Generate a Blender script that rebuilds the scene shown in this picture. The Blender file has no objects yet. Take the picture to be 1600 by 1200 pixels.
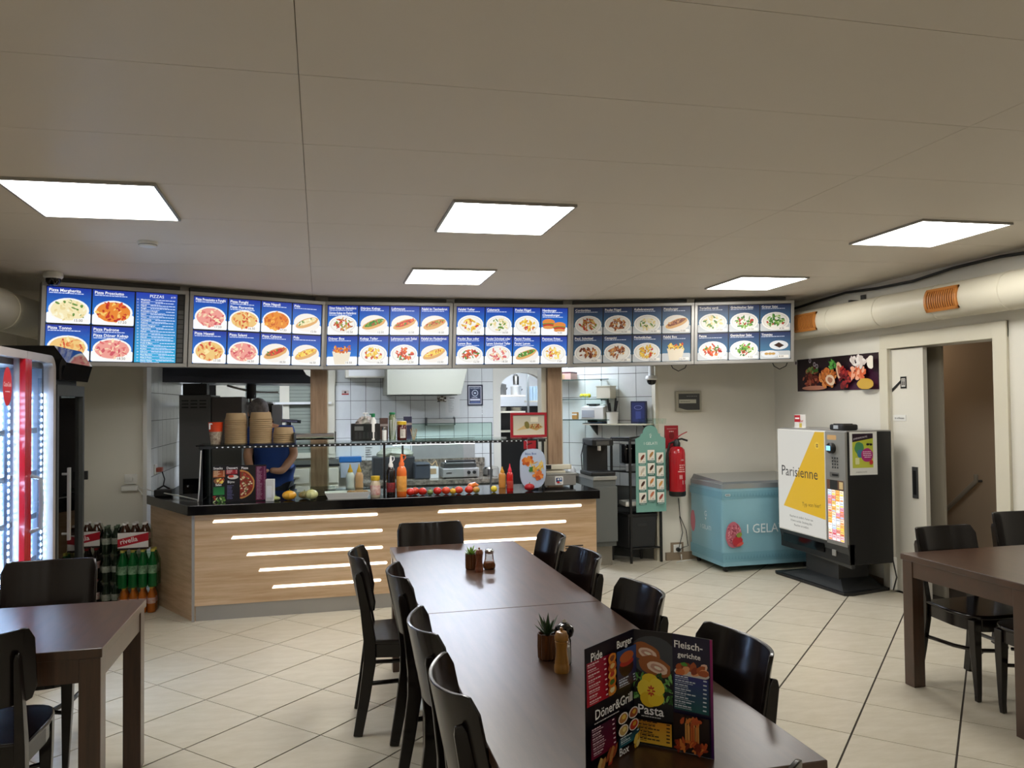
import bpy, bmesh, math, random
from mathutils import Vector, Matrix
R = math.radians
C = bpy.context.scene.collection
scene = bpy.context.scene
rnd = random.Random(7)

# ------------------------------------------------------------------ camera, world, lamps, exposure
F_PX, PITCH, YAW, ROLL, EYE = 1209.0, R(1.456), R(13.95), R(-0.59), 1.64
_f = Vector((math.sin(YAW)*math.cos(PITCH), math.cos(YAW)*math.cos(PITCH), math.sin(PITCH)))
_r0 = Vector((math.cos(YAW), -math.sin(YAW), 0)); _u0 = _r0.cross(_f)
_r = _r0*math.cos(ROLL) + _u0*math.sin(ROLL); _u = -_r0*math.sin(ROLL) + _u0*math.cos(ROLL)
cam_d = bpy.data.cameras.new('camera'); cam = bpy.data.objects.new('camera', cam_d); C.objects.link(cam)
cam_d.sensor_fit = 'HORIZONTAL'; cam_d.sensor_width = 36; cam_d.lens = F_PX/1600*36; cam_d.clip_start = .05
cam.matrix_world = Matrix(((_r.x,_u.x,-_f.x,0),(_r.y,_u.y,-_f.y,0),(_r.z,_u.z,-_f.z,EYE),(0,0,0,1)))
scene.camera = cam
world = bpy.data.worlds.new('world'); scene.world = world; world.use_nodes = True
world.node_tree.nodes['Background'].inputs[0].default_value = (.5,.5,.5,1)
world.node_tree.nodes['Background'].inputs[1].default_value = .02
scene.view_settings.view_transform = 'Standard'; scene.view_settings.look = 'None'
scene.view_settings.gamma = 1; scene.view_settings.use_curve_mapping = False
scene.view_settings.exposure = 0.0
PANEL_W, KITCHEN_W, BOARD_W, STRIP_W = 20.0, 120.0, 1.05, 4.0

def lin(c): return c/12.92 if c <= .04045 else ((c+.055)/1.055)**2.4
def col(h):
    if isinstance(h, str): h = h.lstrip('#'); h = tuple(int(h[i:i+2],16)/255 for i in (0,2,4))
    return tuple(lin(x) for x in h[:3]) + (1,)
def ray(px, py): return _f + _r*((px-800)/F_PX) - _u*((py-600)/F_PX)
O = Vector((0,0,EYE))
def ay(px, py, Y): d = ray(px,py); return O + d*(Y/d.y)
def ax(px, py, X): d = ray(px,py); return O + d*(X/d.x)
def az(px, py, Z): d = ray(px,py); return O + d*((Z-EYE)/d.z)
def ceil_z(x, y): return 2.70 + .012*x - .015*y

# ------------------------------------------------------------------ materials
MATS = {}
def mat(name, c, rough=.5, metal=0, coat=0, bump=0, bscale=60, var=0, vscale=4, stretch=None, spec=.5, trans=0, c2=None):
    if name in MATS: return MATS[name]
    m = bpy.data.materials.new(name); m.use_nodes = True; nt = m.node_tree; b = nt.nodes['Principled BSDF']
    b.inputs['Base Color'].default_value = col(c); b.inputs['Roughness'].default_value = rough
    b.inputs['Metallic'].default_value = metal; b.inputs['Coat Weight'].default_value = coat
    b.inputs['Coat Roughness'].default_value = .08
    b.inputs['Specular IOR Level'].default_value = spec; b.inputs['Transmission Weight'].default_value = trans
    if bump or var:
        tc = nt.nodes.new('ShaderNodeTexCoord'); mp = nt.nodes.new('ShaderNodeMapping')
        nt.links.new(tc.outputs['Object'], mp.inputs[0])
        if stretch: mp.inputs['Scale'].default_value = stretch
        if var:
            n = nt.nodes.new('ShaderNodeTexNoise'); n.inputs['Scale'].default_value = vscale; n.inputs['Detail'].default_value = 6
            n.inputs['Roughness'].default_value = .65
            nt.links.new(mp.outputs[0], n.inputs['Vector'])
            r = nt.nodes.new('ShaderNodeValToRGB'); nt.links.new(n.outputs[0], r.inputs[0])
            base = col(c); d = col(c2) if c2 else tuple(x*(1-var) for x in base[:3])+(1,)
            r.color_ramp.elements[0].position = .32; r.color_ramp.elements[1].position = .68
            r.color_ramp.elements[0].color = d; r.color_ramp.elements[1].color = base
            nt.links.new(r.outputs[0], b.inputs['Base Color'])
        if bump:
            n2 = nt.nodes.new('ShaderNodeTexNoise'); n2.inputs['Scale'].default_value = bscale; n2.inputs['Detail'].default_value = 4
            nt.links.new(mp.outputs[0], n2.inputs['Vector'])
            bp = nt.nodes.new('ShaderNodeBump'); bp.inputs['Strength'].default_value = bump; bp.inputs['Distance'].default_value = .002
            nt.links.new(n2.outputs[0], bp.inputs['Height']); nt.links.new(bp.outputs[0], b.inputs['Normal'])
    MATS[name] = m; return m
def emit(name, c, s, sample=True):
    if name in MATS: return MATS[name]
    m = bpy.data.materials.new(name); m.use_nodes = True; nt = m.node_tree; nt.nodes.clear()
    e = nt.nodes.new('ShaderNodeEmission'); o = nt.nodes.new('ShaderNodeOutputMaterial')
    e.inputs[0].default_value = col(c); e.inputs[1].default_value = s; nt.links.new(e.outputs[0], o.inputs[0])
    if not sample: m.cycles.emission_sampling = 'NONE'
    MATS[name] = m; return m
def printed(name, glow=0, rough=.35):
    if name in MATS: return MATS[name]
    m = bpy.data.materials.new(name); m.use_nodes = True; nt = m.node_tree; b = nt.nodes['Principled BSDF']
    a = nt.nodes.new('ShaderNodeVertexColor'); a.layer_name = 'Col'
    b.inputs['Roughness'].default_value = rough
    if not glow: nt.links.new(a.outputs[0], b.inputs['Base Color'])
    else: b.inputs['Base Color'].default_value = (.03,.03,.03,1)
    if glow:
        nt.links.new(a.outputs[0], b.inputs['Emission Color']); b.inputs['Emission Strength'].default_value = glow
        m.cycles.emission_sampling = 'NONE'
    MATS[name] = m; return m
def thin_glass(name, tint='#eef6f2', gloss=.1, rough=.02):
    if name in MATS: return MATS[name]
    m = bpy.data.materials.new(name); m.use_nodes = True; nt = m.node_tree; nt.nodes.clear()
    o = nt.nodes.new('ShaderNodeOutputMaterial'); mx = nt.nodes.new('ShaderNodeMixShader')
    t = nt.nodes.new('ShaderNodeBsdfTransparent'); g = nt.nodes.new('ShaderNodeBsdfGlossy')
    lw = nt.nodes.new('ShaderNodeLayerWeight'); lw.inputs[0].default_value = gloss
    t.inputs[0].default_value = col(tint); g.inputs['Roughness'].default_value = rough
    nt.links.new(lw.outputs['Fresnel'], mx.inputs[0]); nt.links.new(t.outputs[0], mx.inputs[1]); nt.links.new(g.outputs[0], mx.inputs[2])
    nt.links.new(mx.outputs[0], o.inputs[0]); MATS[name] = m; return m

M_wall = mat('wall_paint', '#e0dccf', .6, var=.05, vscale=1.5, bump=.15, bscale=90)
M_wallw = mat('wall_paint_light', '#dcd8cb', .6, bump=.1, bscale=90)
M_ceil = mat('ceiling_panel', '#dcd3c6', .55, var=.03, vscale=.8)
M_seam = mat('seam', '#8a7f70', .8)
M_grout = mat('grout', '#3a322a', .9)
M_tile = mat('floor_tile', '#d0c8b6', .32, var=.09, vscale=5, bump=.1, bscale=30, stretch=(1,3,1), c2='#c2b9a4')
M_wtile = mat('wall_tile', '#dddfdc', .18, var=.05, vscale=3)
M_wgrout = mat('wall_grout', '#55554f', .9)
M_wood = mat('oak_laminate', '#d6b997', .42, var=.3, vscale=3.2, stretch=(.6,1,10), c2='#b8966f', bump=.1, bscale=40)
M_pillar = mat('oak_pillar', '#b5977a', .5, var=.3, vscale=3.5, stretch=(9,9,.8), c2='#8f7258')
M_table = mat('walnut_table', '#4f3525', .32, var=.3, vscale=3, stretch=(12,1.2,1), c2='#3b281c', bump=.06, bscale=50, spec=.55, coat=.3)
M_table.node_tree.nodes['Principled BSDF'].inputs['Coat Roughness'].default_value=.27
M_chair = mat('black_lacquer', '#130b09', .24, spec=.35, coat=.22, var=.2, vscale=5, stretch=(8,1,1))
M_black = mat('black_plastic', '#151515', .45)
M_blackg = mat('black_gloss', '#08080a', .08)
M_dark = mat('dark_grey', '#2c2c2d', .5)
M_steel = mat('brushed_steel', '#b4b4b0', .38, metal=.6, var=.1, vscale=6, stretch=(1,12,1))
M_steeld = mat('dark_steel', '#5d5d5c', .4, metal=.6)
M_chrome = mat('chrome', '#d8d8d8', .12, metal=1)
M_alu = mat('aluminium', '#a6a4a0', .38, metal=.55)
M_white = mat('white_plastic', '#e3e2dc', .4)
M_cream = mat('cream_paint', '#d3cdb9', .45)
M_grey = mat('grey_panel', '#6f716e', .45)
M_red = mat('red_enamel', '#b01521', .25, coat=.4)
M_redd = mat('red_plastic', '#a11a28', .4)
M_granite = mat('granite', '#9a8f7e', .25, var=.6, vscale=28, c2='#3f3a33')
M_slab = mat('black_granite', '#0c0b0d', .12, var=.3, vscale=90)
M_card = mat('kraft_paper', '#b0946c', .7, var=.1, vscale=20)
M_glass = thin_glass('clear_glass', '#f5faf8', .05)
M_tint = thin_glass('tinted_glass', '#9aa6a4', .2)
M_panel = emit('panel_light', '#fffdf8', PANEL_W)
M_panel_rear = emit('panel_light_rear', '#fffdf8', PANEL_W*.28)
M_kpanel = emit('kitchen_light', '#e2ecff', KITCHEN_W)
M_strip = emit('strip_light', '#fff6e6', STRIP_W)
M_led = emit('cool_led', '#bfdcff', 60)
M_print = printed('print')
M_board_lit = printed('backlit_print', BOARD_W, .4)
M_board_off = printed('unlit_print', 0, .4)

# ------------------------------------------------------------------ mesh building
class MB:
    def __init__(s): s.v=[]; s.f=[]; s.mi=[]; s.cur=0; s.sm=[]; s.smooth=False
    def add(s, vs, fs, mi=None):
        n=len(s.v); s.v += [tuple(v) for v in vs]
        for f in fs: s.f.append(tuple(i+n for i in f)); s.mi.append(s.cur if mi is None else mi); s.sm.append(s.smooth)
        return s
    def box(s, x0,y0,z0,x1,y1,z1, m=None, rz=0, c=None):
        vs=[(x,y,z) for x in (x0,x1) for y in (y0,y1) for z in (z0,z1)]
        if m is not None: vs=[tuple(m @ Vector(v)) for v in vs]
        if rz:
            cx,cy = c or ((x0+x1)/2,(y0+y1)/2); a,b=math.cos(rz),math.sin(rz)
            vs=[(cx+(x-cx)*a-(y-cy)*b, cy+(x-cx)*b+(y-cy)*a, z) for x,y,z in vs]
        return s.add(vs, [(0,1,3,2),(4,6,7,5),(0,4,5,1),(2,3,7,6),(0,2,6,4),(1,5,7,3)])
    def prism(s, pts, z0, z1, m=None):      # pts ccw in xy
        n=len(pts); vs=[(x,y,z0) for x,y in pts]+[(x,y,z1) for x,y in pts]
        if m is not None: vs=[tuple(m @ Vector(v)) for v in vs]
        fs=[tuple(range(n-1,-1,-1)), tuple(range(n,2*n))]+[(i,(i+1)%n,n+(i+1)%n,n+i) for i in range(n)]
        return s.add(vs, fs)
    def lathe(s, prof, c=(0,0,0), n=16, m=None, rib=0, squash=1):
        vs=[]; k=len(prof)
        for i in range(n):
            a=2*math.pi*i/n; q=1-rib*(i%2)
            for r,z in prof:
                v=Vector((c[0]+r*q*math.cos(a), c[1]+r*q*math.sin(a)*squash, c[2]+z))
                vs.append(tuple(m @ v) if m is not None else tuple(v))
        fs=[]
        for i in range(n):
            j=(i+1)%n
            for t in range(k-1):
                if prof[t][0]<1e-6 and prof[t+1][0]<1e-6: continue
                fs.append((i*k+t, j*k+t, j*k+t+1, i*k+t+1))
        if prof[0][0]>1e-6: fs.append(tuple(i*k for i in range(n-1,-1,-1)))
        if prof[-1][0]>1e-6: fs.append(tuple(i*k+k-1 for i in range(n)))
        return s.add(vs, fs)
    def tube(s, path, r, n=8, flat=None, closed=False):
        P=[Vector(p) for p in path]; k=len(P); rs = r if isinstance(r,(list,tuple)) else [r]*k
        up=Vector((0,0,1)); vs=[]
        t0=(P[1]-P[0]).normalized()
        if abs(t0.z)>.9: up=Vector((1,0,0))
        for i,p in enumerate(P):
            if closed: t=(P[(i+1)%k]-P[i-1]).normalized()
            else: t=(P[min(i+1,k-1)]-P[max(i-1,0)]).normalized()
            a=t.cross(up)
            if a.length<1e-4: a=t.cross(Vector((0,1,0)))
            a.normalize(); b=a.cross(t).normalized(); up=b
            for j in range(n):
                w=2*math.pi*(j+.5)/n
                fx,fy=(1,1) if not flat else flat
                vs.append(tuple(p+a*math.cos(w)*rs[i]*fx+b*math.sin(w)*rs[i]*fy))
        fs=[]
        rng = k if closed else k-1
        for i in range(rng):
            i2=(i+1)%k
            for j in range(n): fs.append((i*n+j, i*n+(j+1)%n, i2*n+(j+1)%n, i2*n+j))
        if not closed: fs += [tuple(range(n-1,-1,-1)), tuple((k-1)*n+j for j in range(n))]
        return s.add(vs, fs)
    def grid(s, fn, nu, nv, th=None):
        vs=[fn(i/nu, j/nv) for i in range(nu+1) for j in range(nv+1)]
        return s.add(vs, [(i*(nv+1)+j,(i+1)*(nv+1)+j,(i+1)*(nv+1)+j+1,i*(nv+1)+j+1) for i in range(nu) for j in range(nv)])
    def ball(s, c, r, n=12, k=8, sq=(1,1,1)):
        prof=[(math.sin(math.pi*i/k)*r, -math.cos(math.pi*i/k)*r) for i in range(k+1)]
        prof[0]=(0,-r); prof[-1]=(0,r)
        m=Matrix.Translation(c) @ Matrix.Diagonal((*sq,1))
        return s.lathe(prof,(0,0,0),n,m)
    def build(s, name, mats, parent=None, bevel=0, smooth=False, seg=2, loc=None, auto=True):
        me=bpy.data.meshes.new(name); me.from_pydata(s.v,[],s.f)
        if not isinstance(mats,(list,tuple)): mats=[mats]
        for m in mats: me.materials.append(m)
        me.polygons.foreach_set('material_index', s.mi)
        bm=bmesh.new(); bm.from_mesh(me); bmesh.ops.recalc_face_normals(bm, faces=bm.faces)
        if smooth:
            for f in bm.faces: f.smooth=True
            for e in bm.edges:
                if len(e.link_faces)==2 and e.calc_face_angle(0)>R(38): e.smooth=False
        bm.to_mesh(me); bm.free()
        o=bpy.data.objects.new(name, me); C.objects.link(o)
        if bevel:
            b=o.modifiers.new('bevel','BEVEL'); b.width=bevel; b.segments=seg; b.limit_method='ANGLE'; b.angle_limit=R(40)
        if parent is not None: o.parent=parent
        if loc: o.location=loc
        return o

def tag(o, label=None, cat=None, group=None, kind=None):
    if label: o['label']=label
    if cat: o['category']=cat
    if group: o['group']=group
    if kind: o['kind']=kind
    return o
def thing(name, label, cat, loc=(0,0,0), rz=0, group=None):
    o=bpy.data.objects.new(name,None); C.objects.link(o); o.location=loc; o.rotation_euler=(0,0,rz); o.empty_display_size=.05
    return tag(o,label,cat,group)
def struct(name, mb, m, parent=None, label=None, **k):
    o=mb.build(name,m,parent,**k)
    if parent is None: o['kind']='structure'
    if label: o['label']=label
    return o
def copy_tree(o, parent=None):
    c=o.copy(); C.objects.link(c); c.parent=parent
    for ch in list(o.children): copy_tree(ch, c)
    return c

# ------------------------------------------------------------------ flat print (words, photos, posters)
_tx={}
def text_geo(s, bold=0):
    bold=min(bold,.014)
    k=(s,bold)
    if k in _tx: return _tx[k]
    cu=bpy.data.curves.new('t','FONT'); cu.body=s; cu.resolution_u=2; cu.offset=bold; cu.size=1
    ob=bpy.data.objects.new('t',cu); me=bpy.data.meshes.new_from_object(ob)
    vs=[(v.co.x,v.co.y) for v in me.vertices]; fs=[tuple(p.vertices) for p in me.polygons]
    bpy.data.objects.remove(ob); bpy.data.curves.remove(cu); bpy.data.meshes.remove(me)
    if vs:
        x0=min(v[0] for v in vs); x1=max(v[0] for v in vs)
        vs=[(x-x0,y) for x,y in vs]; w=x1-x0
    else: w=0
    _tx[k]=(vs,fs,w); return _tx[k]
class Print:
    def __init__(s, seed=0): s.v=[]; s.f=[]; s.c=[]; s.l=0; s.r=random.Random(seed)
    def raw(s, pts, faces, cols):
        n=len(s.v); s.l+=1; s.v += [(x,y,s.l) for x,y in pts]
        for f in faces: s.f.append(tuple(i+n for i in f)); s.c += [cols[i] if isinstance(cols,list) else cols for i in f]
    def rect(s,x0,y0,x1,y1,c,c2=None):
        a=col(c); b=col(c2) if c2 else a
        s.raw([(x0,y0),(x1,y0),(x1,y1),(x0,y1)],[(0,1,2,3)],[b,b,a,a] if c2 else a)
    def rrect(s,x0,y0,x1,y1,r,c):
        p=[]
        for cx,cy,a0 in ((x1-r,y1-r,0),(x0+r,y1-r,90),(x0+r,y0+r,180),(x1-r,y0+r,270)):
            for t in range(5): a=R(a0+t*22.5); p.append((cx+r*math.cos(a),cy+r*math.sin(a)))
        s.raw(p,[tuple(range(len(p)))],col(c))
    def ell(s,cx,cy,rx,ry,c,n=20,rot=0,jit=0,c2=None,clip=None):
        p=[(cx,cy)]
        for i in range(n):
            a=2*math.pi*i/n; q=1+(s.r.random()-.5)*jit
            x,y=rx*q*math.cos(a),ry*q*math.sin(a)
            p.append((cx+x*math.cos(rot)-y*math.sin(rot), cy+x*math.sin(rot)+y*math.cos(rot)))
        if clip: p=[(min(max(x,clip[0]),clip[2]),min(max(y,clip[1]),clip[3])) for x,y in p]
        cc=col(c); ce=col(c2) if c2 else cc
        s.raw(p,[(0,i+1,(i+1)%n+1) for i in range(n)],[cc]+[ce]*n)
    def poly(s,pts,c): s.raw(pts,[tuple(range(len(pts)))],col(c))
    def text(s,t,x,y,size,c='#ffffff',maxw=None,align='l',bold=0,rot=0,cond=1):
        vs,fs,w=text_geo(t,bold)
        if not vs: return
        k=size; kx=size*cond
        if maxw and w*kx>maxw: kx=maxw/w
        if align=='c': x-=w*kx/2
        if align=='r': x-=w*kx
        a,b=math.cos(rot),math.sin(rot)
        s.raw([(x+vx*kx*a-vy*k*b, y+vx*kx*b+vy*k*a) for vx,vy in vs],fs,col(c))
    def dashes(s,x0,x1,y,h,c,gap=.25,minw=.01,maxw=.03):
        x=x0
        while x<x1-minw:
            w=min(minw+(maxw-minw)*s.r.random(), x1-x); s.rect(x,y,x+w,y+h,c); x+=w+h*gap*2
    def build(s,name,m,parent,o,U,V,dl=.0003):
        o,U,V=Vector(o),Vector(U),Vector(V); N=U.cross(V).normalized()
        me=bpy.data.meshes.new(name)
        me.from_pydata([tuple(o+U*x+V*y+N*(l*dl)) for x,y,l in s.v],[],s.f); me.materials.append(m)
        ca=me.color_attributes.new('Col','FLOAT_COLOR','CORNER'); ca.data.foreach_set('color',[x for c in s.c for x in c])
        ob=bpy.data.objects.new(name,me); C.objects.link(ob)
        if parent is not None: ob.parent=parent
        return ob

# ------------------------------------------------------------------ setting: floor
XL, XR, YB = -2.45, 4.78, 7.45
fl = struct('floor', MB().box(XL-.2,-3.2,-.1, 6.6,12.6,-.004), M_grout)
def clip(poly, rect):
    for axis, val, sg in ((0,rect[0],1),(0,rect[2],-1),(1,rect[1],1),(1,rect[3],-1)):
        out=[]
        for i,p in enumerate(poly):
            q=poly[(i+1)%len(poly)]; dp=(p[axis]-val)*sg; dq=(q[axis]-val)*sg
            if dp>=0: out.append(p)
            if (dp>=0)!=(dq>=0):
                t=dp/(dp-dq); out.append((p[0]+(q[0]-p[0])*t, p[1]+(q[1]-p[1])*t))
        poly=out
        if len(poly)<3: return []
    return poly
LA=R(-46.02); LS=.45; FO=(-.919,6.261)
def fpt(i,j): return (FO[0]+LS*(i*math.sin(LA)+j*math.cos(LA)), FO[1]+LS*(-i*math.cos(LA)+j*math.sin(LA)))
gi, gj = .0024/LS, .0048/LS
stuff = MB(); tiles=[]; full=None
ua=Vector((math.sin(LA),-math.cos(LA),0)); ub=Vector((math.cos(LA),math.sin(LA),0))
for i in range(-30,40):
    for j in range(-30,30):
        q=[fpt(i+gi,j+gj),fpt(i+gi,j+1-gj),fpt(i+1-gi,j+1-gj),fpt(i+1-gi,j+gj)]
        for rect,near in (((XL,1.55,XR,8.6),True),((XL,-3,XR,1.55),False)):
            p=clip(q,rect)
            if not p: continue
            A=sum(p[k][0]*p[(k+1)%len(p)][1]-p[(k+1)%len(p)][0]*p[k][1] for k in range(len(p)))/2
            if abs(A)<.0004: continue
            if near: tiles.append((p,abs(A),len(p)==4 and abs(abs(A)-LS*LS)<.01,fpt(i+.5,j+.5)))
            else: stuff.prism(p if A>0 else p[::-1],-.006,0)
tiles.sort(key=lambda t: math.hypot(t[3][0],t[3][1]))
for k,(p,A,isfull,cc) in enumerate(tiles):
    if isfull:
        if full is None:
            mb=MB(); mb.prism([(x-cc[0],y-cc[1]) for x,y in p][::-1],-.006,0); ob=mb.build('tile',M_tile,fl,loc=(cc[0],cc[1],0)); full=ob
        else:
            ob=full.copy(); C.objects.link(ob); ob.parent=fl; ob.location=(cc[0],cc[1],0)
    elif k<298:
        MB().prism([(x-cc[0],y-cc[1]) for x,y in p][::-1],-.006,0).build('tile',M_tile,fl,loc=(cc[0],cc[1],0))
    else: stuff.prism(p[::-1],-.006,0)
so=stuff.build('far_tiles',M_tile,fl); so['kind']='stuff'
# kitchen floor beyond and stair hall floor stay plain

# ------------------------------------------------------------------ ceiling of panels
def cz(x,y,d=0): return ceil_z(x,y)+d
mb=MB(); q=[(XL,-3),(XR+.1,-3),(XR+.1,7.5),(XL,7.5)]
mb.add([(x,y,cz(x,y,.012)) for x,y in q]+[(x,y,cz(x,y,.10)) for x,y in q],[(0,1,2,3),(7,6,5,4),(0,4,5,1),(1,5,6,2),(2,6,7,3),(3,7,4,0)])
ce=struct('ceiling',mb,M_seam)
ys=[3.70+.625*k for k in range(-11,7)]; xs=[-2.56,-.06,2.44,4.94]
for yi in range(len(ys)-1):
    for xi in range(3):
        x0,x1=max(xs[xi]+.0012,XL),min(xs[xi+1]-.0012,XR); y0,y1=max(ys[yi]+.0014,-3),min(ys[yi+1]-.0014,7.45)
        if x1-x0<.05 or y1-y0<.05: continue
        q=[(x0,y0),(x1,y0),(x1,y1),(x0,y1)]
        MB().add([(x,y,cz(x,y)) for x,y in q]+[(x,y,cz(x,y,.012)) for x,y in q],[(3,2,1,0),(4,5,6,7),(0,1,5,4),(1,2,6,5),(2,3,7,6),(3,0,4,7)]).build('ceiling_panel',M_ceil,ce)

# ------------------------------------------------------------------ walls
struct('wall_left', MB().box(XL-.15,-3,0,XL,7.25,2.95), M_wall)
struct('wall_front', MB().box(XL-.15,-3.15,0,XR+.2,-3,2.95), M_wall)
wr=MB(); wr.box(XR,-3,0,XR+.22,4.62,2.95); wr.box(XR,4.62,2.08,XR+.22,5.70,2.95); wr.box(XR,5.70,0,XR+.22,7.57,2.95)
struct('wall_right', wr, M_wallw)
struct('wall_back', MB().box(3.405,YB,0,XR,YB+.12,2.95), M_wall, label='cream wall with the fire extinguisher')
struct('wall_back_left', MB().box(XL-.15,7.25,0,-1.46,7.37,2.95), M_wall)
struct('wall_light_block', MB().box(-1.46,7.30,2.25,3.405,7.42,2.95), M_wall)  # unseen header wall, added to block light above the kitchen opening
# kitchen shell
kl=struct('wall_kitchen_left', MB().box(-1.62,7.37,0,-1.47,10.7,2.5), M_wgrout)
kb=MB(); kb.box(-1.62,10.62,0,.20,10.74,1.0); kb.box(-1.62,10.62,2.0,.20,10.74,2.5); kb.box(.20,10.62,0,2.42,10.74,2.5)
ap=[]
for t in range(13):
    a=math.pi*t/12; ap.append((2.79-.32*math.cos(a), 1.86+.22*math.sin(a)))
kb.box(2.42,10.62,0,2.47,10.74,2.5); kb.box(3.11,10.62,0,3.5,10.74,2.5)
for t in range(12):
    (x0,z0),(x1,z1)=ap[t],ap[t+1]
    kb.add([(x0,10.62,z0),(x1,10.62,z1),(x1,10.62,2.5),(x0,10.62,2.5),(x0,10.74,z0),(x1,10.74,z1),(x1,10.74,2.5),(x0,10.74,2.5)],[(0,1,2,3),(7,6,5,4),(0,4,5,1),(2,6,7,3),(1,5,6,2),(3,7,4,0)])
kbo=struct('wall_kitchen_back', kb, M_wall)
D45=Vector((-.70711,.70711,0)); P45=Vector((3.405,7.52,0))
def seg_wall(name,a,b,th,z1,m):
    d=(b-a).normalized(); n=Vector((d.y,-d.x,0)) ; p=[a,b,b+n*th,a+n*th]
    return struct(name, MB().prism([(v.x,v.y) for v in p][::-1],0,z1), m)
Q45=P45+D45*1.24
kd=seg_wall('wall_kitchen_right',P45,Q45,.1,2.5,M_wgrout)
seg_wall('wall_kitchen_inner',Q45+Vector((.0,.1,0)),Vector((3.3,10.6,0)),.1,2.5,M_wall)
struct('ceiling_kitchen', MB().box(-1.62,7.42,2.5,5.0,12.7,2.56), M_wallw)
struct('wall_store_back', MB().box(.2,12.5,0,5.0,12.6,2.5), M_wallw)
struct('trim_1', MB().box(-1.475,7.22,0,-1.445,7.40,2.25), M_white, label='white edge strip of the kitchen opening')
struct('trim_2', MB().box(3.38,7.44,0,3.41,7.53,2.3), M_cream, label='cream edge strip beside the tiled kitchen wall')

def tile_wall(parent,o,U,N,w,h,tw,th,u0=0,v0=0,skip=None,m=M_wtile,gap=.0055):
    o,U,N=Vector(o),Vector(U).normalized(),Vector(N).normalized(); V=Vector((0,0,1))
    rot=Matrix((U,-N,V)).transposed().to_4x4(); src=None
    iu=math.ceil((w+1e-6)/tw)+1; iv=math.ceil(h/th)+1
    for a in range(-1,iu):
        for b in range(-1,iv):
            x0,x1=max(a*tw+u0,0),min((a+1)*tw+u0,w); z0,z1=max(b*th+v0,0),min((b+1)*th+v0,h)
            if x1-x0<.02 or z1-z0<.02: continue
            if skip and skip((x0+x1)/2,(z0+z1)/2): continue
            if src is None:
                src=MB().box(-.5,-.006,-.5,.5,0,.5).build('tile',m,parent,bevel=0); ob=src
            else: ob=src.copy(); C.objects.link(ob); ob.parent=parent
            p=o+U*((x0+x1)/2)+V*((z0+z1)/2)
            ob.matrix_local=Matrix.Translation(p) @ rot @ Matrix.Diagonal((x1-x0-gap,1,z1-z0-gap,1))
MB().box(.20,10.612,.75,2.36,10.6205,2.35).build('tile_bed',M_wgrout,kbo)
tile_wall(kbo,(.20,10.612,.75),(1,0,0),(0,-1,0),2.16,1.6,.2,.25,v0=-.05)
tile_wall(kl,(-1.47,7.40,.8),(0,1,0),(1,0,0),3.2,1.6,.2,.25,v0=-.03)
tile_wall(kd,P45+Vector((0,0,.75)),D45,Vector((-.7071,-.7071,0)),1.2,1.7,.2,.25,v0=-.05)
# store room white tiles behind the arch
sb=struct('wall_store_tiles', MB().box(2.2,12.46,1.2,4.2,12.5,2.5), M_wtile)

# doorway in the right wall
dr=MB().box(4.80,5.34,.01,4.84,5.74,2.07)
door=struct('door_1', dr, M_wallw)
mb=MB().box(4.792,5.42,.82,4.801,5.48,1.08); mb.build('door_handle',M_steeld,door)
MB().box(4.788,5.435,.85,4.794,5.465,1.05).build('door_grip',M_black,door)
struct('trim_3', MB().box(4.755,4.50,0,4.78,4.62,2.2).box(4.755,5.70,0,4.78,5.80,2.08).box(4.765,4.50,2.08,4.78,5.80,2.2), M_cream, bevel=.003)
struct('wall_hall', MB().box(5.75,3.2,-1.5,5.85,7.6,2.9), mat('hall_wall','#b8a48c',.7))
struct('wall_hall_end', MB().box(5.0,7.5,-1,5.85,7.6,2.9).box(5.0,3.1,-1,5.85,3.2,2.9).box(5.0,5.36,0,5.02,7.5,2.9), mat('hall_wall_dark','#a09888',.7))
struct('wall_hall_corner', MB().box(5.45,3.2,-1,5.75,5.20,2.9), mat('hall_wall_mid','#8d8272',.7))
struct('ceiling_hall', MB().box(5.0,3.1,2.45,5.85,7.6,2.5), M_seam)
hr=thing('handrail','slanted grey handrail on the stairwell wall beyond the doorway','handrail',(0,0,0))
a=ax(1478,797,5.69); b=ax(1525,752,5.69)
MB().tube([a+(a-b)*.9,a,b,b+Vector((.0,0,.06))],.02).build('rail',mat('rail_paint','#9c9587',.5),hr,smooth=True)
MB().tube([b+Vector((0,0,0)),b+Vector((.062,0,0))],.012).build('bracket',M_steeld,hr)
struct('baseboard_back', MB().box(3.47,7.425,0,XR,YB,.08), mat('skirting','#8c7b66',.5))
struct('baseboard_right', MB().box(4.765,5.80,0,XR,7.42,.08), MATS['skirting'])

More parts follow.
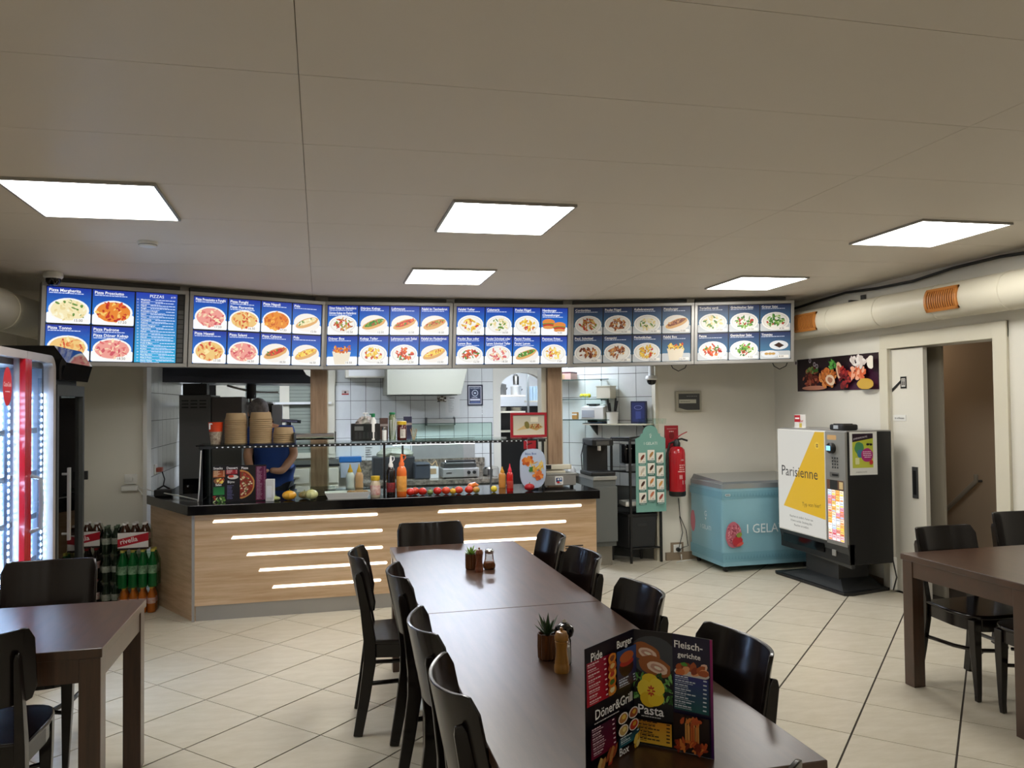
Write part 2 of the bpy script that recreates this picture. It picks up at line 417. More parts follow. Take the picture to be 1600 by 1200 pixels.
# ------------------------------------------------------------------ ceiling lights
LSQ=[(-1.335,3.70,.62),(.655,3.76,.62),(3.395,3.75,.62),(.66,5.55,.60),(3.32,5.60,.60),
     (-1.335,-.9,.62),(.7,-.9,.62),(3.395,-.9,.62),(-1.335,-2.5,.62),(.7,-2.5,.62),(3.395,-2.5,.62)]
LBL=['square lit ceiling panel nearest the left wall','square lit ceiling panel in the middle of the nearer row','square lit ceiling panel nearest the air duct','small lit ceiling panel in the farther row above the menu centre','small lit ceiling panel in the farther row above the right menu boards']
for k,(x,y,s) in enumerate(LSQ):
    lb=LBL[k] if k<5 else 'lit ceiling panel behind the viewpoint, %s'%['left of the nearer row','middle of the nearer row','right of the nearer row','left of the farther row','middle of the farther row','right of the farther row'][k-5]
    t=thing('ceiling_light',lb,'ceiling light',(x,y,cz(x,y)),group='square ceiling panel lights')
    def cq(x0,y0,x1,y1,za,zb):
        q=[(x0,y0),(x1,y0),(x1,y1),(x0,y1)]; f=lambda a,b,z:(a,b,.012*a-.015*b+z)
        return [f(a,b,za) for a,b in q]+[f(a,b,zb) for a,b in q]
    BF=[(3,2,1,0),(4,5,6,7),(0,1,5,4),(1,2,6,5),(2,3,7,6),(3,0,4,7)]
    fr=MB(); w=.012
    for r4 in ((-w,-w,s+w,0),(-w,s,s+w,s+w),(-w,0,0,s),(s,0,s+w,s)): fr.add(cq(*r4,-.014,-.0005),BF)
    fr.build('frame',M_alu,t)
    MB().add(cq(.001,.001,s-.001,s-.001,-.010,-.001),BF).build('diffuser',M_panel if k<5 else M_panel_rear,t)
# kitchen lamps above the worktops, hidden by the menu boards
for k,(x0,y0,x1,y1) in enumerate(((-.9,9.2,-.4,9.35),(.9,8.9,2.1,9.05),(2.1,7.75,2.6,7.87),(2.4,11.3,3.2,11.45))):
    t=thing('tube_lamp',['tube lamp over the left part of the kitchen','tube lamp over the back worktop of the kitchen','tube lamp over the tiled kitchen corner','tube lamp on the store room ceiling'][k],'lamp',(x0,y0,2.46),group='kitchen tube lamps')
    MB().box(0,0,-.01,x1-x0,y1-y0,.038).build('housing',M_white,t)
    MB().box(.01,.01,-.03,x1-x0-.01,y1-y0-.01,-.01).build('tube',M_kpanel,t)
tl=thing('hall_fill_lamp','unseen lamp added to brighten the stairwell','lamp',(5.3,6.6,2.40)); MB().box(-.08,-.08,0,.08,.08,.05).build('shade',emit('hall_fill_light','#ffe6c8',26),tl)  # added out of view, only to brighten the hall walls beyond the doorway
p=Vector((-.98,4.915,0)); p.z=cz(p.x,p.y)
t=thing('smoke_detector','small round white smoke detector on the ceiling','smoke detector',p)
MB().lathe([(.055,0),(.055,-.012),(.045,-.028),(0,-.03)],n=20).build('housing',M_white,t,smooth=True)
MB().lathe([(.05,-.014),(.052,-.018),(.05,-.021)],n=20).build('vent_ring',M_grey,t)

# ------------------------------------------------------------------ air ducts
def duct(lbl,c,r,y0,y1,vents):
    t=thing('air_duct',lbl,'air duct',(c[0],y0,c[1]),group='round air ducts')
    n=28; L=y1-y0; mb=MB(); mb.smooth=True
    my=Matrix.Rotation(R(-90),4,'X')
    mb.lathe([(r,0),(r,L)],n=n,m=my); mb.build('pipe',M_cream,t,smooth=True)
    k=0; y=.3
    while y<L:
        MB().lathe([(r,y-.006),(r+.004,y-.003),(r+.004,y+.003),(r,y+.006)],n=n,m=my).build('seam_ring',M_cream,t,smooth=True); y+=.62
    for (ya,yb,a0,a1,side) in vents:
        fr=MB()
        def cp(a,rr,yy): return (side*rr*math.cos(a), yy-y0, rr*math.sin(a))
        na=8
        for e in range(na):
            aa,ab=a0+(a1-a0)*e/na,a0+(a1-a0)*(e+1)/na
            for (p0,p1) in ((ya,ya+.02),(yb-.02,yb)):
                fr.add([cp(aa,r+.012,p0),cp(aa,r+.012,p1),cp(ab,r+.012,p1),cp(ab,r+.012,p0),cp(aa,r-.002,p0),cp(aa,r-.002,p1),cp(ab,r-.002,p1),cp(ab,r-.002,p0)],BF)
            if e in (0,na-1):
                fr.add([cp(aa,r+.012,ya),cp(aa,r+.012,yb),cp(ab,r+.012,yb),cp(ab,r+.012,ya),cp(aa,r-.002,ya),cp(aa,r-.002,yb),cp(ab,r-.002,yb),cp(ab,r-.002,ya)],BF)
        g=fr.build('vent_grille',mat('vent_orange','#c07a35',.45),t)
        nb=12
        for e in range(nb):
            yy=ya+.025+(yb-ya-.05)*(e+.2)/nb; s=MB()
            for q in range(na):
                aa,ab=a0+(a1-a0)*q/na,a0+(a1-a0)*(q+1)/na; hw=(yb-ya-.05)/nb*.42
                s.add([cp(aa,r+.008,yy),cp(aa,r+.008,yy+hw),cp(ab,r+.008,yy+hw),cp(ab,r+.008,yy),cp(aa,r-.002,yy),cp(aa,r-.002,yy+hw),cp(ab,r-.002,yy+hw),cp(ab,r-.002,yy)],BF)
            s.build('slat',MATS['vent_orange'],g)
        s=MB()
        for q in range(na):
            aa,ab=a0+(a1-a0)*q/na,a0+(a1-a0)*(q+1)/na
            s.add([cp(aa,r+.002,ya+.01),cp(aa,r+.002,yb-.01),cp(ab,r+.002,yb-.01),cp(ab,r+.002,ya+.01)],[(0,1,2,3)])
        s.build('vent_opening',mat('vent_dark','#5a3013',.7),g)
    return t
duct('white round air duct with orange vents along the right wall',(4.63,2.385),.135,-2.8,7.38,[(4.66,4.97,R(-35),R(38),-1),(6.32,6.66,R(-35),R(38),-1)])
duct('white round air duct above the fridges along the left wall',(-2.16,2.33),.145,2.0,6.9,[])
t=thing('duct_bracket','metal hanger holding the right air duct to the wall','bracket',(4.72,6.0,2.54))
MB().box(-.1,-.01,-.02,.055,.01,.0).box(.045,-.03,-.06,.058,.03,.05).build('strap',M_steeld,t)

# ------------------------------------------------------------------ food prints
PAL={'pizza':['#e8c27a','#d9743a','#f2dfa4','#c8452c','#e2a25a'],'salami':['#e2842f','#c22f20','#d8492a','#f0c66a','#b3261d'],'pink':['#e79a8f','#c9505e','#f0cfae','#d86a6a','#f4e2b8'],
'orange':['#e08a2c','#d96d1e','#efae4a','#c85a1a'],'doner':['#c98a4a','#a4502a','#d9b56a','#c2382a','#7f9a3a'],'green':['#4f8a34','#7fb04a','#2f6a2a','#c8d9a0','#b33a2a'],
'fries':['#f0cf5a','#e6b93e','#f5e08a','#d9a52e','#c94a2a'],'meat':['#8e4a2a','#a65c34','#c77e4a','#6e3420','#d8a86a'],'cream':['#efe2b4','#e4d196','#f6efcf','#5f8a3a'],'red':['#c8382a','#d8552e','#e8863a','#a8281e','#4f8a34'],'cake':['#4a2a1c','#6a4028','#e6d6b8']}
def food(P,x0,y0,x1,y1,pal,kind='plate',dim=1.):
    cx,cy=(x0+x1)/2,(y0+y1)/2; rx,ry=(x1-x0)/2,(y1-y0)/2; cols=PAL[pal]; r=P.r; cl=(x0-.02*0,y0,x1,y1)
    if kind in('plate','pizza'):
        P.ell(cx,cy,rx*.97,ry*.97,'#f4f2ee',24,clip=cl); P.ell(cx,cy,rx*.86,ry*.84,'#dcd9d4' if kind=='plate' else cols[0],24,jit=.03,clip=cl)
        if kind=='plate': P.ell(cx,cy,rx*.8,ry*.78,'#eeece6',24,clip=cl)
        n=46; sp=.8 if kind=='pizza' else .62
        for k in range(n):
            a=r.random()*6.283; q=math.sqrt(r.random())*sp
            P.ell(cx+rx*q*math.cos(a),cy+ry*q*math.sin(a),rx*(.07+.1*r.random()),ry*(.05+.07*r.random()),r.choice(cols),8,r.random()*3,.5)
    elif kind=='roll':
        P.ell(cx,cy,rx*.95,ry*.9,'#efe9e0',24,clip=cl)
        P.ell(cx,cy,rx*.85,ry*.42,'#dba765',18,.35,.08,clip=cl); P.ell(cx,cy+ry*.1,rx*.72,ry*.24,cols[0],16,.35,.1)
        for k in range(26):
            q=(r.random()-.5)*1.2; P.ell(cx+rx*q,cy+ry*(q*.42+.12+(r.random()-.5)*.3),rx*.09,ry*.07,r.choice(cols),7,r.random()*3,.5)
    elif kind=='box':
        P.poly([(cx-rx*.5,y0),(cx+rx*.4,y0),(cx+rx*.6,cy+ry*.25),(cx-rx*.68,cy+ry*.3)],'#e8ddc8')
        for k in range(36):
            P.ell(cx+rx*(r.random()-.5)*1.1,cy+ry*(.2+.6*r.random()),rx*.12,ry*.08,r.choice(cols),7,r.random()*3,.4)
    elif kind=='burger':
        for sx,sz in ((-.45,.15),(.42,-.2)):
            P.ell(cx+rx*sx,cy+ry*(sz+.25),rx*.5,ry*.38,'#d9843a',18); P.ell(cx+rx*sx,cy+ry*sz,rx*.52,ry*.16,'#4f8a34',14,jit=.2)
            P.ell(cx+rx*sx,cy+ry*(sz-.12),rx*.48,ry*.2,'#b83a24',14); P.ell(cx+rx*sx,cy+ry*(sz-.34),rx*.46,ry*.2,'#d98f4a',14)
    elif kind=='cake':
        P.ell(cx+rx*.25,cy+ry*.4,rx*.65,ry*.5,'#dfe3ea',20,clip=cl); P.poly([(cx-rx*.1,cy+ry*.4),(cx+rx*.3,cy+ry*.1),(cx+rx*.62,cy+ry*.35),(cx+rx*.25,cy+ry*.7)],'#3a221a')
        P.ell(cx-rx*.35,cy-ry*.55,rx*.62,ry*.4,'#dfe3ea',20,clip=cl)
        for q in (-.6,-.35,-.12): P.ell(cx+rx*q,cy-ry*.52,rx*.14,ry*.14,'#c29a58',8)
BOARDS=[
 ('leftmost backlit menu board, next to the tall fridges',None),
 ('second backlit menu board from the left, with pizzas and pide',[[('Pizza Prosciutto e Funghi','pink','pizza','17.50'),('Pizza Funghi|Pizza Fiorentina','pizza','pizza','16.50'),('Pizza Napoli','orange','pizza','17.50'),('Pide','cream','roll','15.00')],
   [('Pizza Hawaii','pizza','pizza','17.50'),('Pizza Salami','pink','pizza','16.50'),('Pizza Calzone','red','roll','18.50'),('Pide','fries','roll','16.50')]]),
 ('third backlit menu board from the left, with kebab and falafel dishes',[[('Döner Kebap im Taschenbrot|Dürüm Kebap im Fladenbrot','doner','plate','10.50'),('Dürüm Kebap','green','roll','12.50'),('Lahmacun','red','roll','12.50'),('Falafel im Taschenbrot','doner','roll','10.50')],
   [('Döner Box','orange','box','10.50'),('Kebap Teller','fries','plate','16.50'),('Lahmacun mit Salat','red','plate','12.50'),('Falafel im Fladenbrot','fries','roll','12.50')]]),
 ('fourth backlit menu board from the left, with hamburger and fries',[[('Falafel Teller','fries','plate','16.50'),('Calamaris','cream','plate','16.50'),('Poulet Flügel','fries','plate','15.50'),('Hamburger|Cheeseburger','red','burger','9.50')],
   [('Poulet Box oder|Lamm Box','red','plate','12.50'),('Poulet Schnitzel oder|Lamm Schnitzel Teller','pink','plate','18.50'),('Panini Poulet|Panini Lamm','green','roll','10.50'),('Pommes Frites','fries','plate','7.50')]]),
 ('unlit menu board of eight meat dishes, second from the right',[[('Cordonbleu','doner','plate','18.50'),('Poulet Flügel','meat','plate','15.50'),('Kalbsbratwurst','cream','plate','15.50'),('Pizzaburger','meat','roll','13.50')],
   [('Poul. Schnitzel','meat','plate','18.50'),('Cevapcici','meat','plate','17.50'),('Fischstäbchen','fries','plate','15.50'),('Falafel Box','fries','box','12.50')]]),
 ('unlit rightmost menu board of six pasta and salad dishes',[[('Tortellini verdi','cream','plate','17.50'),('Griechischer Salat','green','plate','13.50'),('Grüner Salat','green','plate','8.50')],
   [('Penne','red','plate','17.50'),('Gemischter Salat','green','plate','9.50'),('Tiramisu','cake','cake','8.50')]]),
]
PZ=[[('Pizza Margherita','cream','pizza','15.00'),('Pizza Prosciutto','salami','pizza','17.50')],[('Pizza Tonno','pizza','pizza','17.50'),('Pizza Padrone|Pizza Döner Kebap','pink','pizza','18.50')]]
Ct=[(64,440),(294,456),(506,472),(707,474.5),(890.5,477),(1083.5,473.7),(1239,470)]
def at_ceil(px,py,off=-.05):
    d=ray(px,py); n=Vector((-.012,.015,1)); return O+d*((2.70+off-n.dot(O))/n.dot(d))
CT=[at_ceil(*c) for c in Ct]
def cell(x0,y0,x1,y1,item,m,t,o,U,V,lit,seed):
    ttl,pal,kind,price=item; P=Print(seed); w,h=x1-x0,y1-y0
    top,bot=('#0a2a96','#1787e0') if lit else ('#26305e','#4f86a8')
    P.rect(0,0,w,h,top,bot); P.rrect(0,0,w,h*.30,.012,'#f3f6fa' if lit else '#c9ced2')
    lines=ttl.split('|')
    food(P,w*.02,h*.03,w*.98,h*(.72-.05*(len(lines)-1)),pal,kind)
    y=h-.032
    for ln in lines:
        P.text(ln,.012,y,.030,'#ffffff',maxw=w-.03,bold=.025); y-=.018
        P.dashes(.012,w*.82,y+.006,.005,'#dfe8ff',.3,.012,.03); y-=.026
    P.rrect(w*.60,h*.035,w*.95,h*.14,.008,'#f6f3ee'); P.text(price,w*.63,h*.055,.026,'#333333',maxw=w*.29)
    P.build('menu_panel',m,t,Vector((0,0,0))+U*x0+V*y0+U.cross(V).normalized()*.034,U,V,.00012)
for k in range(6):
    A,B=CT[k],CT[k+1]; g=.006
    U=(B-A).normalized(); V=Vector((.03,0,1)).normalized(); W=(B-A).length-g; H=.592
    lit=k<4
    t=thing('menu_board',BOARDS[k][0],'menu board',A+U*(g/2)-V*H,group='menu boards above the counter')
    N=U.cross(V).normalized()
    def bx(mb,x0,y0,x1,y1,z0,z1):
        vs=[U*x+V*y+N*z for x in(x0,x1) for y in(y0,y1) for z in(z0,z1)]
        return mb.add(vs,[(0,1,3,2),(4,6,7,5),(0,4,5,1),(2,3,7,6),(0,2,6,4),(1,5,7,3)])
    bx(MB(),.004,.004,W-.004,H-.004,-.09,.02).build('light_box',M_steeld,t)
    fr=MB(); e=.028
    bx(fr,0,0,W,e,-.10,.045); bx(fr,0,H-e,W,H,-.10,.045); bx(fr,0,e,e,H-e,-.10,.045); bx(fr,W-e,e,W,H-e,-.10,.045)
    fr.build('frame',M_alu,t,bevel=.002)
    bx(MB(),e,e,W-e,H-e,.02,.032).build('backing',M_black,t)
    m=M_board_lit if lit else M_board_off
    sl=thing_slope=0
    if k==0:
        grid=PZ; cw=(W-2*e)*.31
        for r_ in range(2):
            for c_ in range(2):
                cell(e+c_*cw+.005,e+(1-r_)*(H-2*e)/2+.006,e+(c_+1)*cw-.005,e+(2-r_)*(H-2*e)/2-.006,grid[r_][c_],m,t,None,U,V,lit,k*20+r_*4+c_)
        x0=e+2*cw+.006; x1=W-e-.055; P=Print(5); w=x1-x0; h=H-2*e-.01
        P.rect(0,0,w,h,'#2038a8','#1fa8d8'); P.text('PIZZAS',w*.5,h-.035,.032,'#ffffff',align='c'); P.text('# 30',w*.9,h-.03,.018,'#ffffff',align='c')
        nm=['Margherita','Prosciutto','Napoli','Funghi','Prosciutto e Funghi','Salami','Tonno','Campagnola','Calzone','Quattro Stagioni','Vegetariana','Hawaii','Padrone','Diavola','Gorgonzola','Frutti di Mare','Siciliana','Rustica','Salmone','Pizza Bambini','Pizza al Pesto','Döner Kebap']
        y=h-.058
        for q,s in enumerate(nm):
            P.text('%d'%(q+10),.008,y,.014,'#ffffff'); P.text(s,.034,y,.015,'#ffffff',bold=.03); P.dashes(.05+len(s)*.0085,w-.015,y+.003,.005,'#dfe8ff',.3,.01,.025)
            y-=.0155; P.dashes(.034,w*.55+rnd.random()*w*.35,y+.006,.0035,'#c8d8ff',.3,.01,.03); y-=.0065
        P.build('price_list',m,t,U*x0+V*(e+.005)+N*.034,U,V,.00012)
        for q in range(14):
            bx(MB(),x1+.008,e+.01+q*.037,W-e-.006,e+.01+q*.037+.031,.032,.036).build('price_slider',M_steeld if q<11 else M_dark,t)
    else:
        rows=BOARDS[k][1]; nc=len(rows[0]); cw=(W-2*e)/nc
        for r_ in range(2):
            for c_ in range(nc):
                cell(e+c_*cw+.005,e+(1-r_)*(H-2*e)/2+.006,e+(c_+1)*cw-.005,e+(2-r_)*(H-2*e)/2-.006,rows[r_][c_],m,t,None,U,V,lit,k*20+r_*4+c_)
# carrier beam behind the boards
for k in range(6):
    A,B=CT[k],CT[k+1]; d=(B-A).normalized(); n=Vector((-d.y,d.x,0)).normalized()
    if n.y<0: n=-n
    mb=MB(); a=A+n*.08+d*.04; b=B+n*.08-d*.04; z=Vector((0,0,1))
    mb.add([a-z*.02,b-z*.02,b-z*.02+n*.04,a-z*.02+n*.04,a+z*.048,b+z*.048,b+z*.048+n*.04,a+z*.048+n*.04],BF)
    tag(mb.build('carrier_beam',M_steeld),'dark mounting beam above the %s menu board'%['leftmost','second','third','fourth','fifth','rightmost'][k],'beam','mounting beams of the menu boards')
# security cameras
def dome(lbl,p,dn=1,stem=.0):
    t=thing('security_camera',lbl,'security camera',p,group='white security cameras')
    if stem: MB().lathe([(.03,0),(.03,stem)],n=14).build('stem',M_white,t)
    MB().lathe([(.055,0),(.062,-.015),(.062,-.035),(.052,-.045)],n=20).build('housing',M_white,t,smooth=True)
    MB().lathe([(.048,-.042),(.046,-.068),(.030,-.090),(0,-.098)],n=18).build('lens_dome',M_blackg,t,smooth=True)
pc=Vector((-1.80,5.98,0)); pc.z=cz(pc.x,pc.y,-.0); dome('white dome security camera at the left end of the menu boards',pc)
pc=ay(1018,590,7.36); dome('small security camera hanging beside the kitchen tiles',Vector((pc.x,pc.y,pc.z+.02)),1,2.25-pc.z-.02)

# ------------------------------------------------------------------ tables
def table(lbl,x0,y0,x1,y1,group=None):
    cx,cy=(x0+x1)/2,(y0+y1)/2; w,d=(x1-x0)/2,(y1-y0)/2
    t=thing('dining_table',lbl,'table',(cx,cy,0),group='dark wooden dining tables')
    MB().box(-w,-d,.715,w,d,.75).build('tabletop',M_table,t,bevel=.003)
    a=MB(); e=.012; h=.625
    a.box(-w+e,-d+e,h,w-e,-d+e+.03,.714); a.box(-w+e,d-e-.03,h,w-e,d-e,.714); a.box(-w+e,-d+e+.03,h,-w+e+.03,d-e-.03,.714); a.box(w-e-.03,-d+e+.03,h,w-e,d-e-.03,.714)
    a.build('apron',M_table,t)
    for sx in(-1,1):
        for sy in(-1,1):
            X,Y=sx*(w-.007),sy*(d-.007)
            MB().box(min(X,X-sx*.075),min(Y,Y-sy*.075),0,max(X,X-sx*.075),max(Y,Y-sy*.075),.714).build('leg',M_table,t,bevel=.003)
    return t
table('long dark table in the middle, nearer the serving counter',.42,3.309,1.217,4.905)
table('long dark table in the middle foreground, carrying the folded menu',.42,1.695,1.217,3.305)
table('dark table at the left edge, by the tall fridges',-2.30,3.175,-.787,3.93)
table('dark table at the right edge, in front of the doorway',3.268,3.02,4.68,3.845)

# ------------------------------------------------------------------ chairs
def chair0(lbl,grp):
    t=thing('dining_chair',lbl,'chair',group=grp)
    # seat: rounded front
    pts=[]
    for k in range(13):
        a=R(-8+196*k/12); pts.append((.213*math.cos(a), .03+.185*math.sin(a) if math.sin(a)>0 else .03))
    pts=[(.213,.02)]+[(.213*abs(math.cos(R(a)))**.55*(1 if math.cos(R(a))>=0 else -1), .02+.19*math.sin(R(a))**.6) for a in range(8,180,12)]+[(-.213,.02),(-.185,-.19),(.185,-.19)]
    MB().prism(pts,.445,.468).build('seat',M_chair,t,bevel=.008,smooth=True)
    ap=MB(); q=[(x*.93,y*.93) for x,y in pts]; i2=[(x*.84,y*.84) for x,y in pts]; n=len(q)
    ap.add([(x,y,.378) for x,y in q]+[(x,y,.445) for x,y in q]+[(x,y,.378) for x,y in i2]+[(x,y,.445) for x,y in i2],
      [(i,(i+1)%n,n+(i+1)%n,n+i) for i in range(n)]+[(2*n+i,3*n+i,3*n+(i+1)%n,2*n+(i+1)%n) for i in range(n)]+[(i,2*n+i,2*n+(i+1)%n,(i+1)%n) for i in range(n)])
    ap.build('apron',M_chair,t)
    for s in(-1,1):
        MB().tube([(s*.178,-.265,0),(s*.176,-.232,.18),(s*.172,-.205,.36),(s*.170,-.205,.47),(s*.170,-.226,.62),(s*.170,-.256,.78),(s*.170,-.262,.802)],[.022,.026,.030,.030,.024,.018,.010],n=4,flat=(1.45,.8)).build('leg',M_chair,t,bevel=.004,smooth=True)
        MB().tube([(s*.165,.155,0),(s*.167,.158,.05),(s*.172,.152,.30),(s*.172,.150,.44)],[.018,.020,.031,.034],n=4).build('leg',M_chair,t,bevel=.004,smooth=True)
    hoop=[(-.165,-.21,.25),(-.15,-.02,.25),(-.10,.09,.25),(0,.125,.25),(.10,.09,.25),(.15,-.02,.25),(.165,-.21,.25)]
    MB().tube(hoop,.011,n=8).build('stretcher',M_chair,t,smooth=True)
    for s in(-1,1): MB().tube([(s*.168,.15,.25),(s*.1,.12,.25)],.010,n=6).build('front_stretcher',M_chair,t)
    # curved plywood back
    Rr=.30
    def pt(s,tt,off):
        a=s*.80; al=abs(s)
        cut=0 if al<.84 else 1-math.sqrt(max(0,1-((al-.84)/.16)**2))
        zh=.872+.014*s*s-.05*cut; zl=.605+.05*cut+.01*s*s
        z=zl+(zh-zl)*tt; lean=-(z-.60)*.20
        rr=Rr+off
        return (rr*math.sin(a), -.205+lean-(rr*math.cos(a)-Rr*math.cos(.62)), z)
    nu,nv=22,6; mb=MB()
    for off in(0,-.013):
        mb.add([pt(-1+2*i/nu,j/nv,off) for i in range(nu+1) for j in range(nv+1)],[(i*(nv+1)+j,(i+1)*(nv+1)+j,(i+1)*(nv+1)+j+1,i*(nv+1)+j+1) for i in range(nu) for j in range(nv)])
    N=(nu+1)*(nv+1); rim=[i*(nv+1) for i in range(nu+1)]+[nu*(nv+1)+j for j in range(1,nv+1)]+[i*(nv+1)+nv for i in range(nu-1,-1,-1)]+[j for j in range(nv-1,0,-1)]
    for k in range(len(rim)):
        a,b=rim[k],rim[(k+1)%len(rim)]; mb.f.append((a,b,b+N,a+N)); mb.mi.append(0); mb.sm.append(False)
    mb.build('backrest',M_chair,t,bevel=.003,smooth=True)
    return t
G1='dark chairs around the long middle tables'
CH=[('dark chair on the left of the middle table, pulled out farthest, nearest the counter',.45,4.115,-93,G1),
 ('second dark chair from the counter on the left side of the middle tables',.605,3.62,-90,G1),
 ('third dark chair from the counter on the left side of the middle tables',.61,2.76,-90,G1),
 ('nearest dark chair on the left side of the middle tables',.61,2.19,-90,G1),
 ('dark chair at the far head of the middle table, before the lit counter front',.687,4.76,180,G1),
 ('farthest dark chair on the right side of the middle tables, by the counter grille',1.075,4.37,90,G1),
 ('second dark chair from the counter on the right side of the middle tables',1.065,3.76,92,G1),
 ('third dark chair from the counter on the right side, behind the folded menu',1.04,2.98,92,G1),
 ('nearest dark chair on the right side of the middle tables, right of the folded menu',1.06,2.26,92,G1),
 ('dark chair at the near head of the middle tables, mostly out of view',.791,1.707,0,G1),
 ('dark chair behind the left table, in front of the lit fridge',-1.30,4.10,182,'dark chairs at the left table'),
 ('dark chair at the near side of the left table, at the photo corner',-1.205,3.26,5,'dark chairs at the left table'),
 ('dark chair behind the right table, nearer the vending machine',3.62,3.66,180,'dark chairs at the right table'),
 ('dark chair behind the right table, at the right edge of view',4.54,4.02,176,'dark chairs at the right table'),
 ('dark chair at the near side of the right table, its seat under the table',3.62,3.19,0,'dark chairs at the right table')]
c0=chair0(CH[0][0],G1)
for k,(lb,x,y,rz,g) in enumerate(CH):
    c=c0 if k==0 else copy_tree(c0); c['label']=lb; c['group']=g; c.location=(x,y,0); c.rotation_euler=(0,0,R(rz))

# ------------------------------------------------------------------ items on the middle tables
M_succ=mat('succulent_green','#86ab4c',.45,var=.3,vscale=20); M_succd=mat('aloe_green','#2f4a26',.4,var=.3,vscale=20)
M_copper=mat('copper_glaze','#6b4426',.22,metal=.5,coat=.3); M_mill=mat('mill_wood','#a9762f',.3,coat=.3,var=.25,vscale=8,stretch=(6,6,1)); M_milld=mat('mill_wood_dark','#6f3a20',.28,coat=.3)
M_soil=mat('soil','#3a2b20',.9)
def pot(lbl,p,r,h,long):
    t=thing('potted_succulent',lbl,'plant',p)
    MB().lathe([(r*.86,0),(r*.97,.006),(r,h*.5),(r*.98,h),(r*.88,h),(r*.86,h-.012),(0,h-.012)],n=36,rib=.06).build('pot',M_copper,t)
    MB().lathe([(r*.86,h-.012),(0,h-.006)],n=16).build('soil',M_soil,t)
    q=random.Random(4); nl=16 if long else 22
    for k in range(nl):
        a=k*2.4; el=R(28+52*(k/nl)) if long else R(15+65*k/nl); L=(.075 if long else .052)*(.8+.4*q.random())
        d=Vector((math.cos(a)*math.cos(el),math.sin(a)*math.cos(el),math.sin(el))); b=Vector((0,0,h-.008)); s=d.cross(Vector((0,0,1))).normalized(); w=.008 if long else .007
        up=s.cross(d).normalized(); mid=b+d*L*.45
        vs=[b-s*w*.7,b+s*w*.7,mid+s*w,mid-s*w,b+d*L,mid-up*.005]
        MB().add(vs,[(0,1,2,3),(3,2,4),(1,0,5),(1,5,2),(0,3,5),(2,5,4),(3,4,5)]).build('leaf',M_succd if long else M_succ,t)
pot('small pot with light green succulent on the farther middle table',(.790,4.135,.75),.033,.082,False)
pot('copper pot with spiky dark aloe on the nearer middle table',(.768,2.615,.75),.036,.088,True)
def mill(lbl,p,m,h,mt=None):
    t=thing('pepper_mill',lbl,'pepper mill',p,group='pepper mills on the middle tables')
    k=h/.135
    MB().lathe([(.0245*k,0),(.0255*k,.004*k),(.0255*k,.022*k),(.023*k,.026*k),(.0235*k,.034*k),(.0195*k,.055*k),(.0185*k,.075*k),(.0215*k,.095*k),(.0225*k,.1*k),(.020*k,.102*k)],n=24).build('body',m,t,smooth=True)
    MB().lathe([(.020*k,.102*k),(.023*k,.105*k),(.0235*k,.118*k),(.017*k,.132*k),(.006*k,.1355*k),(0,.136*k)],n=24).build('head',mt or m,t,smooth=True)
    MB().lathe([(.004,.136*k),(.006,.141*k),(.004,.146*k),(0,.147*k)],n=10).build('knob',M_chrome if mt else m,t,smooth=True)
mill('slim brown wooden pepper mill beside the light green succulent',(.818,4.055,.75),M_milld,.118)
mill('light wooden pepper mill in front of the aloe pot',(.775,2.475,.75),M_mill,.135)
t=thing('sugar_shaker','glass shaker of chilli flakes with chrome lid on the farther middle table','shaker',(.884,4.11,.75))
MB().lathe([(.026,0),(.032,.008),(.034,.022),(.024,.05),(.022,.078),(.022,.084)],n=24).build('glass_body',thin_glass('jar_glass','#e9e6e2',.2),t,smooth=True)
MB().lathe([(.024,.003),(.030,.01),(.031,.022),(.025,.036),(0,.038)],n=20).build('chilli_flakes',mat('chilli','#7a3020',.7,var=.6,vscale=120,c2='#b5793a'),t,smooth=True)
MB().lathe([(.0235,.084),(.0245,.086),(.0245,.100),(.018,.106),(.006,.107),(0,.107)],n=24).build('lid',M_chrome,t,smooth=True)
t=thing('spice_mill','round black-topped glass spice mill behind the wooden mill','spice mill',(.807,2.545,.75))
MB().lathe([(.022,0),(.024,.004),(.023,.08),(.020,.09)],n=22).build('glass_body',thin_glass('jar_glass','#e9e6e2',.2),t,smooth=True)
MB().lathe([(.020,.003),(.020,.06),(0,.062)],n=16).build('salt',mat('salt_white','#e8e6e0',.6),t)
MB().lathe([(.020,.09),(.030,.098),(.034,.113),(.030,.128),(.014,.138),(0,.139)],n=24).build('black_cap',M_blackg,t,smooth=True)
MB().lathe([(.007,.138),(.009,.143),(.005,.150),(0,.151)],n=12).build('finial',M_chrome,t,smooth=True)
# folded menu card
def menu_card(lbl,base,ang,panels,h,group,scale=1):
    t=thing('menu_card',lbl,'menu',base,group=group); x,y=0,0
    for (dx,dy,fn,arch) in panels:
        U=Vector((dx,dy,0)); w=U.length; U.normalize(); N=U.cross(Vector((0,0,1))); o=Vector((x,y,0))
        pts=[(0,0),(w,0)]+[(w,h),(0,h)]
        mb=MB(); vs=[]
        for d in(-.0012,0):
            vs+= [o+U*a+Vector((0,0,b))+N*d for a,b in pts]
        n=len(pts); mb.add(vs,[tuple(range(n)),tuple(range(2*n-1,n-1,-1))]+[(i,(i+1)%n,n+(i+1)%n,n+i) for i in range(n)])
        mb.build('panel',mat('card_dark','#15121f',.3),t)
        P=Print(int(w*1000)+len(t.children)); fn(P,w,h); P.build('printed_face',M_print,t,o+N*.0004,U,Vector((0,0,1)),.00008)
        x+=dx; y+=dy
    return t
